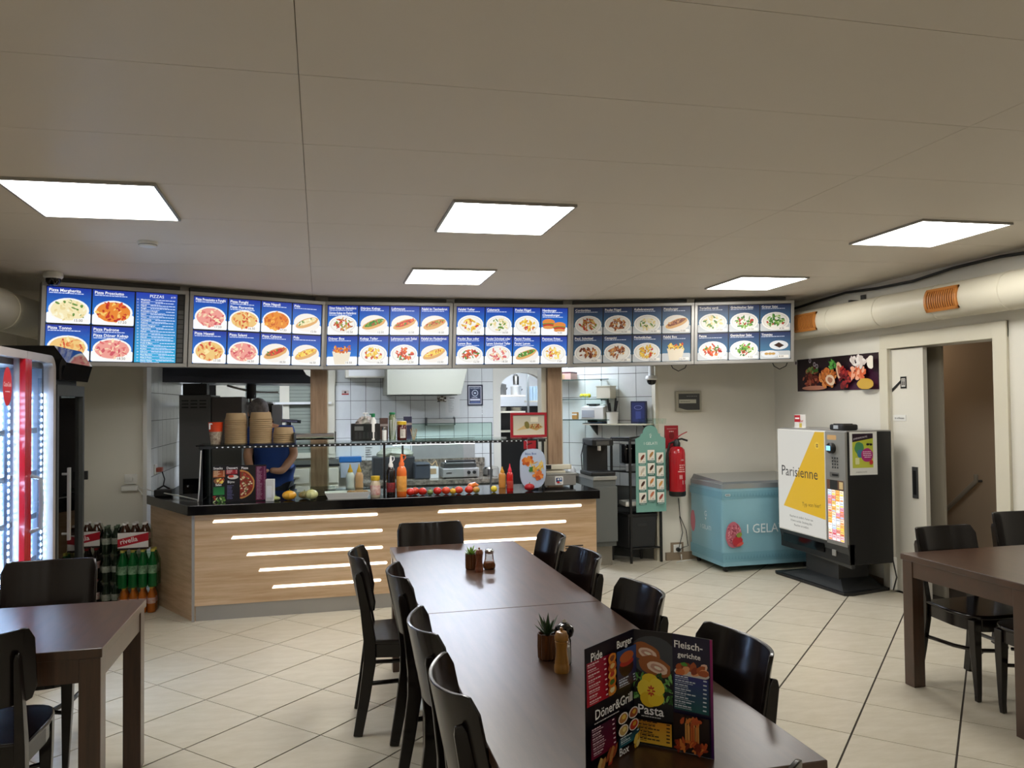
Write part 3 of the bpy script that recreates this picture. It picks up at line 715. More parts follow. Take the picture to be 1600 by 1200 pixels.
def lines(P,x0,x1,y0,y1,n,c,price=True,hh=.0022,c2=None):
    for k in range(n):
        y=y1-(k+.5)*(y1-y0)/n
        P.dashes(x0,x0+(x1-x0)*(.4+.3*P.r.random()),y+.003,hh*1.4,c,.3,.006,.014); P.dashes(x0,x0+(x1-x0)*(.3+.35*P.r.random()),y-.001,hh*.7,c2 or c,.3,.004,.01)
        if price: P.rect(x1-.009,y+.002,x1,y+.002+hh*1.5,c)
SER=.0
def face_a(P,w,h):     # Pide / Burger / Doener & Grill / Box
    P.rect(0,0,w,h,'#120d1c','#0b0a12'); k=h/.30
    P.rect(.006*k,.155*k,w*.56,.262*k,'#a01236','#c01830'); lines(P,.010*k,w*.40,.158*k,.258*k,8,'#f3d8dc')
    for q in range(5): P.ell(w*.49,(.172+.02*q)*k,w*.085,.013*k,PAL['orange'][q%4],12,.2,.2); P.ell(w*.49,(.173+.02*q)*k,w*.05,.007*k,['#efe2b4','#3e6a2a','#c8382a','#e8c27a','#8e4a2a'][q],9,.2,.3)
    P.rect(w*.585,.165*k,w,.262*k,'#1d4f8e','#3a1020'); P.ell(w*.79,.215*k,w*.16,.024*k,'#3a1c12',14,jit=.2); P.ell(w*.79,.226*k,w*.15,.010*k,'#b8352a',12); P.ell(w*.79,.240*k,w*.15,.014*k,'#c0602e',14); lines(P,w*.62,w*.96,.166*k,.186*k,3,'#cfdcf0')
    P.text('Pide',w*.05,.268*k,.030*k,'#ffffff',maxw=w*.46,bold=.02); P.text('Burger',w*.57,.272*k,.027*k,'#ffffff',maxw=w*.42,bold=.02)
    P.text('Döner&Grill',w*.12,.122*k,.034*k,'#ffffff',maxw=w*.84,bold=.02); P.dashes(w*.1,w*.6,.112*k,.0025*k,'#d8d8d8',.3,.004,.01)
    P.rect(.006*k,.030*k,w*.52,.105*k,'#3c1030','#7a1436'); lines(P,.010*k,w*.48,.036*k,.103*k,6,'#e8cdd6')
    for q,(a,b) in enumerate(((.64,.093),(.86,.093),(.64,.062),(.86,.062))):
        P.ell(w*a,b*k,w*.105,.0145*k,'#efece6',14); P.ell(w*a,b*k,w*.085,.0115*k,PAL['doner'][q],12,jit=.2); P.ell(w*a+.003,b*k+.002,w*.04,.006*k,PAL['fries'][q],8,jit=.3)
    P.rect(w*.54,.022*k,w,.046*k,'#123a4a','#1d6a7a'); lines(P,w*.57,w*.96,.026*k,.044*k,2,'#cfe6ea')
    for q in range(9): P.ell(w*(.12+.34*P.r.random()),(.006+.022*P.r.random())*k,w*.09,.008*k,P.r.choice(PAL['doner']),8,1,.4)
    P.text('Box',w*.53,.004*k,.028*k,'#ffffff',maxw=w*.3,bold=.02)
    for q in range(6): P.ell(w*(.86+.1*P.r.random()),(.008+.03*P.r.random())*k,w*.06,.008*k,P.r.choice(PAL['fries']),8,1,.4)
def face_b(P,w,h):     # roulade, flower, Pasta
    k=h/.30; P.rect(0,0,w,h,'#15101a','#0c0b10')
    P.ell(w*.5,.235*k,w*.62,.052*k,'#3c4048',20,clip=(0,0,w,h-.004))
    for (a,b,s) in ((.30,.243,.9),(.55,.208,1.0)):
        P.ell(w*a,b*k,w*.42*s,.026*k*s,'#a05a2a',22,-.25,.12,clip=(0,0,w,h)); P.ell(w*a+w*.06,b*k-.003*k,w*.27*s,.015*k*s,'#e8cdb8',18,-.25,.1,clip=(0,0,w,h))
        P.ell(w*a+w*.06,b*k-.003*k,w*.18*s,.009*k*s,'#c99a86',14,-.25,.2,clip=(0,0,w,h)); P.ell(w*a+w*.07,b*k-.003*k,w*.10*s,.004*k*s,'#f3ead8',10,-.25,.2,clip=(0,0,w,h))
    for q in range(60):
        P.ell(w*P.r.random(),(.115+.07*P.r.random())*k,w*.10,.0035*k,P.r.choice(['#3f7a34','#5c9a48','#24521f','#7fb564']),7,P.r.random()*3,.3,clip=(0,0,w,h))
    for q in range(5):
        a=R(72*q+100); P.ell(w*(.46+.17*math.cos(a)),(.145+.026*math.sin(a))*k,w*.19,.023*k,['#f0cf2a','#f6d93e','#e8bf1e'][q%3],14,a,.1)
    for q in range(8): a=R(45*q); P.ell(w*(.46+.06*math.cos(a)),(.145+.010*math.sin(a))*k,w*.05,.0025*k,'#c8421e',6,a)
    P.text('Pasta',w*.12,.083*k,.034*k,'#ffffff',maxw=w*.76,bold=.02); P.dashes(w*.2,w*.7,.076*k,.0025*k,'#c8c8c8',.3,.004,.01)
    P.rect(w*.10,.008*k,w*.97,.066*k,'#d08a20','#f0c040'); lines(P,w*.13,w*.93,.012*k,.064*k,6,'#3a2410')
def face_c(P,w,h):     # Fleischgerichte
    k=h/.30; P.rect(0,0,w,h,'#161233','#1a1430'); P.rect(w*.94,0,w,h,'#a01668','#3a1a5a')
    P.text('Fleisch-',w*.05,.266*k,.026*k,'#ffffff',maxw=w*.86,bold=.03); P.text('gerichte',w*.13,.243*k,.019*k,'#ffffff',maxw=w*.76,bold=.03)
    P.ell(w*.48,.205*k,w*.44,.014*k,'#d8d3cc',18)
    for q in range(16): P.ell(w*(.16+.66*P.r.random()),(.203+.020*P.r.random())*k,w*.13,.009*k,P.r.choice(['#d9743a','#b0552a','#e8a06a','#e6c0a8','#8e3a1e']),10,P.r.random(),.3)
    P.ell(w*.3,.226*k,w*.08,.006*k,'#4f9a34',9,jit=.5); P.rect(w*.04,.108*k,w*.90,.197*k,'#2a2a78','#1d5a5a'); lines(P,w*.07,w*.86,.111*k,.194*k,8,'#d6e2ee')
    P.rect(w*.03,.006*k,w*.93,.100*k,'#2a1410','#120a08')
    for q in range(34): x=w*(.32+.34*P.r.random()); P.rect(x,.03*k,x+.0022,(.07+.022*P.r.random())*k,P.r.choice(['#c8582a','#e0823a','#a83e1e','#e8a85a']))
    for q in range(40): P.ell(w*(.12+.74*P.r.random()),(.010+.026*P.r.random())*k,w*.10,.004*k,P.r.choice(['#c8582a','#e0823a','#a83e1e','#7a2a16']),7,P.r.random()*2,.3)
    for q in range(8): P.ell(w*(.2+.5*P.r.random()),(.085+.010*P.r.random())*k,w*.10,.005*k,P.r.choice(['#e0823a','#c8582a']),7,P.r.random()*2,.3)
b0=az(916,1208,.7505); b1=az(992,1160,.7505); b2=az(1053,1171,.7505); b3=az(1116,1187,.7505)
hmenu=.295
t=menu_card('tall three-panel folded menu card standing on the near middle table',b0,0,[(b1.x-b0.x,b1.y-b0.y,face_a,0),(b2.x-b1.x,b2.y-b1.y,face_b,0),(b3.x-b2.x,b3.y-b2.y,face_c,0)],hmenu,'folded menu cards')

# ------------------------------------------------------------------ serving counter
t=thing('serving_counter','long oak-fronted serving counter with black granite top and lit slots','counter',(.7,6.8,0))
ct=t; L=lambda x,y:(x-.7,y-6.8)
def lp(pts): return [L(*p) for p in pts]
MB().prism(lp([(-.975,6.30),(2.335,6.30),(2.335,7.02),(-.2,7.02),(-.2,7.19),(-1.44,7.19)]),.815,.89).build('worktop',M_slab,t,bevel=.003)
MB().box(-.945-.7,6.365-6.8,.115,2.322-.7,6.39-6.8,.815).build('front_panel',M_wood,t,bevel=.001)
MB().prism(lp([(-.947,6.365),(-.93,6.38),(-1.38,7.16),(-1.40,7.15)]),0,.815).build('side_panel',M_wood,t)
MB().prism(lp([(2.30,6.39),(2.322,6.39),(2.322,6.98),(2.30,6.98)]),.0,.815).build('side_panel',M_wood,t)
MB().box(-.93-.7,6.375-6.8,0,2.322-.7,6.40-6.8,.115).build('kickboard',M_alu,t)
MB().prism(lp([(-.955,6.355),(-.935,6.355),(-.935,6.372),(-.955,6.372)]),0,.815).build('corner_trim',M_alu,t)
MB().prism(lp([(-.9,6.41),(2.29,6.41),(2.29,6.98),(-.35,6.98),(-1.33,7.1)]),.02,.80).build('carcass',M_grey,t)
for (x0,x1,z) in ((-.805,.45,.757),(-.67,.487,.626),(-.558,.489,.490),(-.468,.524,.364),(-.368,.473,.227),(.94,2.187,.757),(1.159,2.046,.626),(1.0,1.80,.494),(.9,1.746,.358),(.8,1.65,.227)):
    hw=.0105; zz=z
    p=[(x0,zz-hw),(x1-hw,zz-hw)]+[(x1-hw+hw*math.cos(R(a)),zz+hw*math.sin(R(a))) for a in(-60,-30,0,30,60)]+[(x1-hw,zz+hw),(x0+.012,zz+hw)]
    n=len(p); MB().add([(a-.7,6.361-6.8,b) for a,b in p]+[(a-.7,6.366-6.8,b) for a,b in p],[tuple(range(n)),tuple(range(2*n-1,n-1,-1))]+[(i,(i+1)%n,n+(i+1)%n,n+i) for i in range(n)]).build('light_slot',M_strip,t)
g=MB().box(2.005-.7,6.358-6.8,.17,2.225-.7,6.365-6.8,.45).build('vent_grille',M_wood,t)
for k in range(11): MB().box(2.035-.7,6.354-6.8,.195+k*.0215,2.195-.7,6.3585-6.8,.204+k*.0215).build('slat',M_black,g)

# glass sneeze guard standing on the counter
t=thing('display_guard','glass display guard with black perforated light rail on the counter','display case',(0,6.55,.89))
for x in (-.915,.52,1.90): MB().box(x-.009,-.012,0,x+.009,.012,.43).build('post',M_black,t)
for x in (-.915,1.90): MB().box(x-.009,.40,0,x+.009,.418,.43).build('post',M_black,t)
MB().box(-.93,-.02,.415,1.92,.012,.436).build('front_rail',M_black,t)
hd=MB()
for k in range(62): hd.box(-.80+k*.0415,-.0225,.422,-.80+k*.0415+.013,-.0195,.430)
o=hd.build('rail_openings',emit('rail_glow','#ffffff',.45,False),t); o['kind']='stuff'
MB().box(-.95,-.03,.437,1.93,.44,.445).build('glass_top',M_glass,t)
MB().box(-.90,-.006,.004,.508,-.002,.414).build('glass_front',M_glass,t)
MB().box(.532,-.006,.004,1.19,-.002,.414).build('glass_front',M_glass,t)
MB().box(-.921,.0,.004,-.917,.40,.414).build('glass_side',M_glass,t)
MB().box(-.9,.405,.40,1.90,.418,.436).build('back_rail',M_black,t)
MB().box(.62,.30,.395,1.35,.33,.414).build('tube_light',emit('guard_tube','#ffffff',7),t)
tz=1.335+.001   # top of the glass
def bowlstack(lbl,x,y,r,n,h,mb_lbl=None):
    t=thing('bowl_stack',lbl,'bowls',(x,y,tz),group='kraft paper bowl stacks on the glass')
    # bowls upside down, each rim showing
    for k in range(n):
        z=k*h
        MB().lathe([(r,z),(r+.003,z+.002),(r+.003,z+h*.45),(r-.001,z+h*.5),(r-.003,z+h)] if k<n-1 else [(r,z),(r+.003,z+.002),(r+.003,z+h*.45),(r-.002,z+h*.5),(r*.86,z+.058),(r*.84,z+.06),(0,z+.06)],n=28).build('bowl',M_card,t,smooth=True)
bowlstack('tall stack of kraft paper bowls, left of the two tall stacks on the glass',-.675,6.77,.088,13,.0158)
bowlstack('tall stack of kraft paper bowls, right of the two tall stacks, before the person',-.478,6.77,.09,13,.0162)
bowlstack('low stack of kraft paper bowls beside the heating tube',-.298,6.77,.085,5,.0165)
t=thing('paper_cup','orange and white paper cup on the glass shelf, left of the bowls','cup',(-.83,6.75,tz))
MB().lathe([(.038,0),(.052,.10)],n=24).build('lower_print',mat('cup_dark','#6a4a3a',.6,var=.8,vscale=40,c2='#d8c8b0'),t,smooth=True)
MB().lathe([(.052,.10),(.058,.172),(.060,.175),(.056,.177)],n=24).build('upper_band',mat('cup_orange','#e0451e',.5,var=.5,vscale=14,c2='#e64a1c'),t,smooth=True)
P=Print(3); P.rect(0,.04,.05,.05,'#ffffff'); P.rect(.0,.0,.012,.05,'#f4f0ea'); P.build('label',M_print,t,(-.045,-.0575,.12),(1,0,0),(0,.1,1))
t=thing('heating_tube','steel heating tube on a bracket lying on the glass shelf','heater',(-.04,6.72,tz))
MB().tube([(-.155,0,.045),(.155,0,.045)],.036,n=16,flat=(1,.8)).build('tube',M_chrome,t,smooth=True)
for s in(-1,1): MB().box(s*.165-.006,-.05,0,s*.165+.006,.05,.085).build('bracket',M_steeld,t,bevel=.003)
t=thing('storage_crate','black plastic crate on the glass shelf, holding folded cloths','crate',(.378,6.78,tz))
MB().box(-.115,-.09,0,.115,.09,.006).box(-.12,-.095,.006,-.112,.095,.145).box(.112,-.095,.006,.12,.095,.145).box(-.112,-.095,.006,.112,-.087,.145).box(-.112,.087,.006,.112,.095,.145).build('crate_body',M_black,t,bevel=.002)
MB().box(-.095,-.0985,.09,-.02,-.095,.125).build('label_panel',M_grey,t)
for k in range(6): MB().box(-.09+k*.032,-.0985,.02,-.07+k*.032,-.095,.075).build('slot',M_dark,t)
t=thing('cloth_bag','crumpled pale plastic bag lying in the black crate','bag',(.38,6.78,tz+.01))
q=random.Random(2); mb=MB(); mb.ball((0,0,.13),.085,14,9,(1,.8,.75)); mb.v=[(x+q.uniform(-.012,.012),y+q.uniform(-.012,.012),z+q.uniform(-.012,.012)) for x,y,z in mb.v]
mb.build('bag',mat('pale_plastic','#c9bdb4',.35,var=.3,vscale=18),t)
t=thing('pump_bottle','clear bottle with white pump standing in the crate','bottle',(.375,6.70,tz+.006)); MB().lathe([(.028,0),(.028,.17),(.012,.19),(.010,.21)],n=16).build('bottle',M_glass,t); MB().tube([(0,0,.205),(0,0,.228),(-.02,0,.228),(.022,0,.228)],.007,n=8).build('pump',M_white,t)
t=thing('pump_bottle','white bottle with green cap standing in the crate','bottle',(.44,6.705,tz+.006)); MB().lathe([(.024,0),(.024,.17),(.012,.19),(.012,.195)],n=16).build('bottle',M_white,t,smooth=True); MB().lathe([(.016,.195),(.018,.225),(0,.228)],n=12).tube([(0,0,.215),(-.03,0,.222)],.006).build('cap',mat('green_cap','#1f7a4a',.4),t)
t=thing('salt_shaker','white salt shaker with steel top between crate and forks','shaker',(.535,6.72,tz)); MB().lathe([(.019,0),(.020,.085),(.017,.09)],n=18).build('body',M_white,t,smooth=True); MB().lathe([(.020,.09),(.021,.105),(.012,.118),(0,.12)],n=18).build('top',M_chrome,t,smooth=True)
t=thing('fork_cup','clear cup of white plastic forks on the glass shelf','cutlery',(.605,6.74,tz)); MB().lathe([(.026,0),(.032,.08)],n=18).build('cup',M_glass,t)
q=random.Random(8)
for k in range(9): a=q.random()*6.28; MB().tube([(.01*math.cos(a),.01*math.sin(a),.002),(.03*math.cos(a)+.012,.03*math.sin(a),.15+.05*q.random())],[.003,.006],n=5,flat=(1,.5)).build('fork',M_white,t)
t=thing('sauce_jar','dark red sauce jar with yellow lid on the glass shelf','jar',(.685,6.72,tz)); MB().lathe([(.040,0),(.043,.006),(.043,.12),(.036,.132)],n=22).build('jar_body',mat('sauce_red','#4a1512',.12,coat=.4),t,smooth=True); MB().lathe([(.038,.132),(.041,.134),(.041,.160),(.034,.163),(0,.163)],n=22).build('lid',mat('yellow_lid','#d9b32e',.4),t,smooth=True)
P=Print(4); P.rect(0,0,.045,.075,'#d8d2c6'); lines(P,.004,.041,.01,.07,5,'#6a5a50',False); P.build('label',M_print,t,(-.018,-.0445,.02),(1,0,0),(0,0,1))
t=thing('toothpick_cup','small cup of wooden picks beside the yellow-lidded jar','cup',(.79,6.74,tz)); MB().lathe([(.022,0),(.026,.055)],n=16).build('cup',M_glass,t)
for k in range(8): a=k*.8; MB().tube([(.008*math.cos(a),.008*math.sin(a),.002),(.03*math.cos(a),.03*math.sin(a),.085+.01*(k%3))],.0022,n=4).build('pick',M_card,t)
t=thing('tall_jar','tall glass jar with green cap behind the forks','jar',(.62,6.90,tz)); MB().lathe([(.03,0),(.03,.2),(.022,.22)],n=16).build('jar_body',mat('olive_jar','#6f7a55',.2),t,smooth=True); MB().lathe([(.027,.22),(.027,.238),(0,.24)],n=16).build('cap',MATS['green_cap'],t)
for lbl,x,c,h in (('brown carton behind the fork cup','.545','#5a4038',.19),('dark blue carton behind the sauce jar','.755','#2c2c4a',.20)):
    t=thing('carton',lbl,'box',(float(x),6.90,tz)); MB().box(-.035,-.025,0,.035,.025,h).build('carton_body',mat('carton'+c,c,.5,var=.4,vscale=20),t,bevel=.002)
    MB().box(-.036,-.026,h*.62,.036,-.025,h*.72).build('label_band',mat('label_grey','#9a8f8a',.6),t)
# framed wrap picture on the glass
t=thing('picture_display','red framed picture of a cut wrap standing on the glass','picture frame',(1.82,6.72,tz),rz=R(2))
fr=MB(); fr.box(-.17,-.01,0,.17,.012,.022).box(-.17,-.01,.200,.17,.012,.222).box(-.17,-.01,.022,-.148,.012,.200).box(.148,-.01,.022,.17,.012,.200); fr.build('frame',M_redd,t,bevel=.003)
P=Print(6); P.rect(0,0,.296,.178,'#b3aea0','#d8d0b8'); P.poly([(.03,.04),(.14,.055),(.145,.12),(.11,.09)],'#cfb07a'); P.ell(.13,.09,.022,.035,'#7a7038',14,.3,.2)
P.poly([(.15,.06),(.22,.038),(.285,.07),(.215,.10),(.16,.095)],'#c8a468'); P.rect(.165,.115,.235,.160,'#ded8c4')
for k in range(30): P.ell(.16+.10*P.r.random(),.065+.03*P.r.random(),.008,.006,P.r.choice(['#8e6a3a','#b0552a','#7a8a3a','#dcc89a']),7,P.r.random(),.4)
P.build('wrap_photo',M_print,t,(-.148,-.002,.022),(1,0,0),(0,0,1)); MB().box(-.148,.0,.022,.148,.01,.200).build('backing',M_dark,t)

# things standing on the worktop
wz=.8905
def squeeze(lbl,x,y,h,r,c,cap,capc,band=None,style='bottle',cat='sauce bottle'):
    t=thing('sauce_bottle',lbl,cat,(x,y,wz)); m=mat('sauce'+c,c,.22,coat=.3)
    MB().lathe([(r*.92,0),(r,.006),(r,h*.30),(r*.93,h*.36),(r,h*.42),(r,h*.60),(r*.8,h*.68),(r*.45,h*.72)],n=22).build('bottle_body',m,t,smooth=True)
    mc=mat('cap'+capc,capc,.35)
    if style=='cone': MB().lathe([(r*.6,h*.72),(r*.62,h*.76),(r*.22,h*.9),(r*.12,h),(0,h)],n=18).build('nozzle_cap',mc,t,smooth=True)
    else:
        MB().lathe([(r*.55,h*.72),(r*.55,h*.78),(r*.3,h*.84),(r*.2,h),(0,h)],n=16).build('nozzle_cap',mc,t,smooth=True)
        MB().tube([(r*.3,0,h*.84),(r*.8,0,h*.90),(r*.75,0,h*.97),(r*.2,0,h*.98)],r*.1,n=6).build('cap_ring',mc,t,smooth=True)
    if band:
        MB().lathe([(r*1.01,h*.12),(r*1.02,h*.125),(r*1.02,h*band[1]),(r*1.0,h*(band[1]+.005))],n=22).build('label',mat('lab'+band[0],band[0],.5,var=.5,vscale=30,c2=band[2]),t,smooth=True)
squeeze('tall dark sauce bottle with white pourer cap, left of the orange one',.560,6.40,.335,.036,'#140e0e','x','#e8e8e6',('#8e1a20',.34,'#3a0a10'))
squeeze('tall orange sauce bottle with orange pourer cap, left of the tomatoes',.648,6.40,.345,.041,'#e06a24','x','#ee6f2e',('#c9862e',.48,'#e8a44a'))
squeeze('white squeeze bottle with yellow cone cap inside the display',.25,6.80,.245,.036,'#ecebe8','x','#e8ae2c',None,'cone')
squeeze('peach-coloured squeeze bottle with yellow cone cap inside the display',.325,6.80,.245,.034,'#eab080','x','#e8ae2c',None,'cone')
squeeze('orange squeeze bottle behind the red ketchup bottle',1.585,6.78,.185,.032,'#f0a04a','x','#f2a82c',None,'cone')
squeeze('small red ketchup bottle with pink cap on the worktop',1.575,6.45,.235,.028,'#c01a18','x','#e0304a',('#7a1a18',.38,'#c8402a'),'cone')
t=thing('mayonnaise_jar','clear jar with yellow lid and red label left of the display post','jar',(.437,6.42,wz)); MB().lathe([(.036,0),(.040,.01),(.040,.11),(.030,.135)],n=20).build('jar_body',mat('peach_sauce','#cdbb9e',.2,coat=.3),t,smooth=True); MB().lathe([(.034,.135),(.036,.14),(.036,.17),(0,.172)],n=20).build('lid',mat('yellow_lid','#d9b32e',.4),t,smooth=True)
MB().lathe([(.0405,.02),(.041,.022),(.041,.095),(.0405,.097)],n=20).build('label',mat('jar_label','#b03a34',.5,var=.6,vscale=18,c2='#e8d8cc'),t)
def fruit(name,lbl,cat,x,y,r,c,sq=1,ribs=0,stem=True,grp=None,c2=None,tilt=0):
    t=thing(name,lbl,cat,(x,y,wz),group=grp); mb=MB(); n=24 if ribs else 16
    mb.ball((0,0,r*sq),r,n,10,(1,1,sq))
    if ribs: mb.v=[(a*(1+.06*math.cos(ribs*math.atan2(b,a))),b*(1+.06*math.cos(ribs*math.atan2(b,a))),z) for a,b,z in mb.v]
    mb.build('fruit_body',mat('fruit'+c,c,.25 if not ribs else .4,coat=.3 if not ribs else 0,var=.35 if c2 else .12,vscale=14,c2=c2 or c),t,smooth=True)
    if stem: MB().tube([(0,0,2*r*sq-.003),(0.003,0,2*r*sq+.012)],[.005,.003],n=6).build('stem',mat('stem_green','#6a7a3a',.6),t)
GT='vegetables in a row on the worktop'
for (lb,x,c) in (('red tomato nearest the orange sauce bottle',.722,'#c92a18'),('red tomato second in the row, partly behind its neighbours',.765,'#c4351c'),('red tomato left of the small green pepper',.822,'#c62416'),('red tomato right of the small green pepper',.946,'#c41f16'),('orange-red tomato left of the small yellow squash',1.018,'#cc3c1c'),('red tomato right of the small yellow squash',1.125,'#cf3d22'),('red tomato nearest the tall orange pepper',1.213,'#cf3418')):
    y=6.42+(.045 if 'second' in lb else 0); fruit('tomato',lb,'tomato',x,y,.036,c,.86,grp=GT)
fruit('green_pepper','small dark green pepper among the tomatoes','pepper',.882,6.40,.026,'#3f5a26',.9,grp=GT,c2='#7a8a4a')
fruit('yellow_squash','small yellow squash among the tomatoes','squash',1.075,6.41,.027,'#d9a62e',.9,grp=GT)
fruit('striped_gourd','small green and orange gourd at the end of the tomato row','gourd',1.275,6.42,.030,'#6f8a3a',.9,ribs=6,grp=GT,c2='#e08a3a')
t=thing('orange_pepper','pointed orange pepper lying behind the last tomato','pepper',(1.262,6.51,wz)); MB().tube([(-.05,0,.03),(-.02,0,.05),(.02,0,.062),(.05,0,.055)],[.012,.026,.022,.008],n=10).build('fruit_body',mat('fruit_orange','#e0742a',.25,coat=.3),t,smooth=True); MB().tube([(.05,0,.055),(.062,0,.07)],.004,n=5).build('stem',MATS['stem_green'],t)
fruit('lemon','single yellow lemon standing apart on the worktop','lemon',1.43,6.43,.028,'#d9bf2e',1.0,stem=False,grp=GT)
fruit('red_bell_pepper','glossy red bell pepper by the ketchup bottle','pepper',1.745,6.44,.043,'#a8141c',.72,ribs=4,grp=GT)
fruit('small_gourd','flat green gourd beside the napkin holder','gourd',-.345,6.44,.036,'#8f9a5a',.45,ribs=8,c2='#c8c88a',grp='gourds on the worktop')
fruit('orange_gourd','ribbed orange pumpkin beside the napkin holder','pumpkin',-.240,6.44,.052,'#d9941e',.72,ribs=8,c2='#e8b23a',grp='gourds on the worktop')
fruit('mottled_gourd','mottled beige and green gourd between the pumpkins','gourd',-.125,6.50,.048,'#b89a6a',.62,ribs=7,c2='#5f6a38',grp='gourds on the worktop')
fruit('cream_gourd','round cream-coloured pumpkin right of the mottled gourd','pumpkin',-.070,6.42,.050,'#d3cf96',.80,ribs=8,c2='#b9b878',grp='gourds on the worktop')
for k,(x,n) in enumerate(((.02,5),)):
    t=thing('lid_stack','stack of clear plastic container lids behind the cream pumpkin','lids',(.02,6.68,wz))
    for q in range(6): MB().box(-.10,-.06,q*.014,.10,.06,q*.014+.003).box(-.105,-.065,q*.014+.003,.105,-.060,q*.014+.008).build('lid',M_glass,t)
t=thing('food_tray','white tray of breaded food under a clear lid on the worktop','tray',(.215,6.44,wz))
MB().prism([(-.155,-.06),(.155,-.06),(.155,.06),(-.155,.06)],0,.006).build('tray_base',M_white,t)
MB().add([(-.155,-.06,.004),(.155,-.06,.004),(.155,.06,.004),(-.155,.06,.004),(-.18,-.075,.05),(.18,-.075,.05),(.18,.075,.05),(-.18,.075,.05),(-.172,-.068,.05),(.172,-.068,.05),(.172,.068,.05),(-.172,.068,.05),(-.15,-.056,.007),(.15,-.056,.007),(.15,.056,.007),(-.15,.056,.007)],
 [(0,1,5,4),(1,2,6,5),(2,3,7,6),(3,0,4,7),(4,5,9,8),(5,6,10,9),(6,7,11,10),(7,4,8,11),(8,9,13,12),(9,10,14,13),(10,11,15,14),(11,8,12,15)]).build('tray_wall',M_white,t)
q=random.Random(3); fd=MB()
for k in range(16): fd.ball((.02+.12*q.random(),-.045+.09*q.random(),.045),.022,8,5,(1.2,.9,.6))
o=fd.build('breaded_food',mat('breaded','#b98a58',.7,var=.3,vscale=30),t,smooth=True); o['kind']='stuff'
MB().box(-.172,-.068,.072,.172,.068,.075).box(-.172,-.068,.051,.172,-.066,.072).build('lid',M_glass,t)
t=thing('napkin_holder','white napkin holder right of the counter menu card','napkin holder',(-.385,6.44,wz)); MB().prism([(-.035,-.02),(.03,-.045),(.035,.03),(-.03,.05)],0,.17).build('box',M_white,t,bevel=.003); MB().box(-.018,-.048,.03,.018,-.044,.12,rz=R(-21),c=(0,-.03)).build('napkins',mat('napkin','#f2f2f2',.8),t)
def fm_a(P,w,h):
    k=h; P.rect(0,0,w,h,'#120e18'); P.text('Snacks',w*.04,h*.90,.026,'#ffffff',maxw=w*.42,bold=.03); P.text('Dessert',w*.52,h*.90,.026,'#ffffff',maxw=w*.44,bold=.03)
    P.rect(w*.03,h*.68,w*.46,h*.87,'#8e3e1c','#c0602a'); lines(P,w*.05,w*.44,h*.69,h*.86,6,'#e8c8a0'); P.ell(w*.25,h*.58,w*.20,h*.08,'#8e5a3a',14,jit=.3)
    for q in range(12): P.ell(w*(.1+.3*P.r.random()),h*(.54+.1*P.r.random()),w*.05,h*.025,P.r.choice(PAL['fries']),7,1,.4)
    P.text('Salat',w*.12,h*.45,.024,'#ffffff',maxw=w*.28,bold=.03); P.rect(w*.04,h*.20,w*.44,h*.42,'#1d6a3a','#2f8a4a')
    for q in range(22): P.ell(w*(.06+.38*P.r.random()),h*(.02+.14*P.r.random()),w*.06,h*.02,P.r.choice(PAL['green']),7,P.r.random()*3,.4)
    P.rect(w*.50,h*.76,w*.92,h*.88,'#a01a2a'); lines(P,w*.53,w*.9,h*.77,h*.87,3,'#f0c8c8'); P.ell(w*.75,h*.68,w*.20,h*.06,'#d8d0c8',14); P.ell(w*.68,h*.70,w*.10,h*.04,'#c8402a',10,jit=.3)
    P.text('Bijou',w*.56,h*.52,.026,'#ffffff',maxw=w*.36,cond=1); lines(P,w*.54,w*.92,h*.06,h*.45,9,'#7a78a8',False)
def fm_b(P,w,h):
    P.rect(0,0,w,h,'#0e0b10'); P.text('Pizza',w*.06,h*.89,.026,'#ffffff',maxw=w*.36,bold=.03)
    P.ell(-.0,h*.47,w*.56,h*.40,'#c98a4a',26,0,.04,clip=(0,0,w,h)); P.ell(-.0,h*.47,w*.50,h*.36,'#8e2a1a',26,0,.05,clip=(0,0,w,h))
    for q in range(60):
        a=R(-85+170*P.r.random()); s=math.sqrt(P.r.random())*.9; P.ell(max(.003,w*.5*s*math.cos(a)),h*.47+h*.35*s*math.sin(a),w*.045,h*.022,P.r.choice(['#e8d9b0','#b8382a','#5f6a3a','#d9c08a','#a04a2a']),7,P.r.random()*3,.4,clip=(0,0,w,h))
    P.rect(w*.60,h*.02,w,h*.96,'#5a1040','#7a1848'); lines(P,w*.64,w*.96,h*.04,h*.94,22,'#d8b8cc',True,.0014)
def menu2(): return menu_card('folded menu card with half a pizza standing on the counter',Vector((-.822,6.475,wz)),0,[(.205,.004,fm_a,0),(.20,-.004,fm_b,0)],.285,'folded menu cards')
menu2()
# cash scale, oval sign, red box
t=thing('counter_scale','grey counter scale with raised cream display at the right counter end','scale',(2.05,6.72,wz))
MB().box(-.16,-.15,.02,.16,.15,.115).build('base',M_alu,t,bevel=.006)
MB().box(-.17,-.155,.115,.165,.155,.128).build('weighing_plate',M_steel,t,bevel=.003)
MB().box(-.15,-.10,.128,.08,.05,.15).build('pedestal',M_cream,t,bevel=.005)
MB().prism([(-.185,-.12),(.12,-.12),(.145,-.09),(.145,.04),(-.185,.04)],.15,.195,Matrix.Rotation(R(-4),4,'X')).build('display_head',M_cream,t,bevel=.008)
MB().add([(-.175,-.122,.165),(-.06,-.122,.165),(-.06,-.122,.20),(-.175,-.122,.20),(-.175,-.10,.2),(-.06,-.10,.2)],[(0,1,2,3),(3,2,5,4)]).build('display_window',M_black,t)
for x in(-.13,.13): MB().box(x-.012,-.13,0,x+.012,-.10,.02).build('foot',M_black,t)
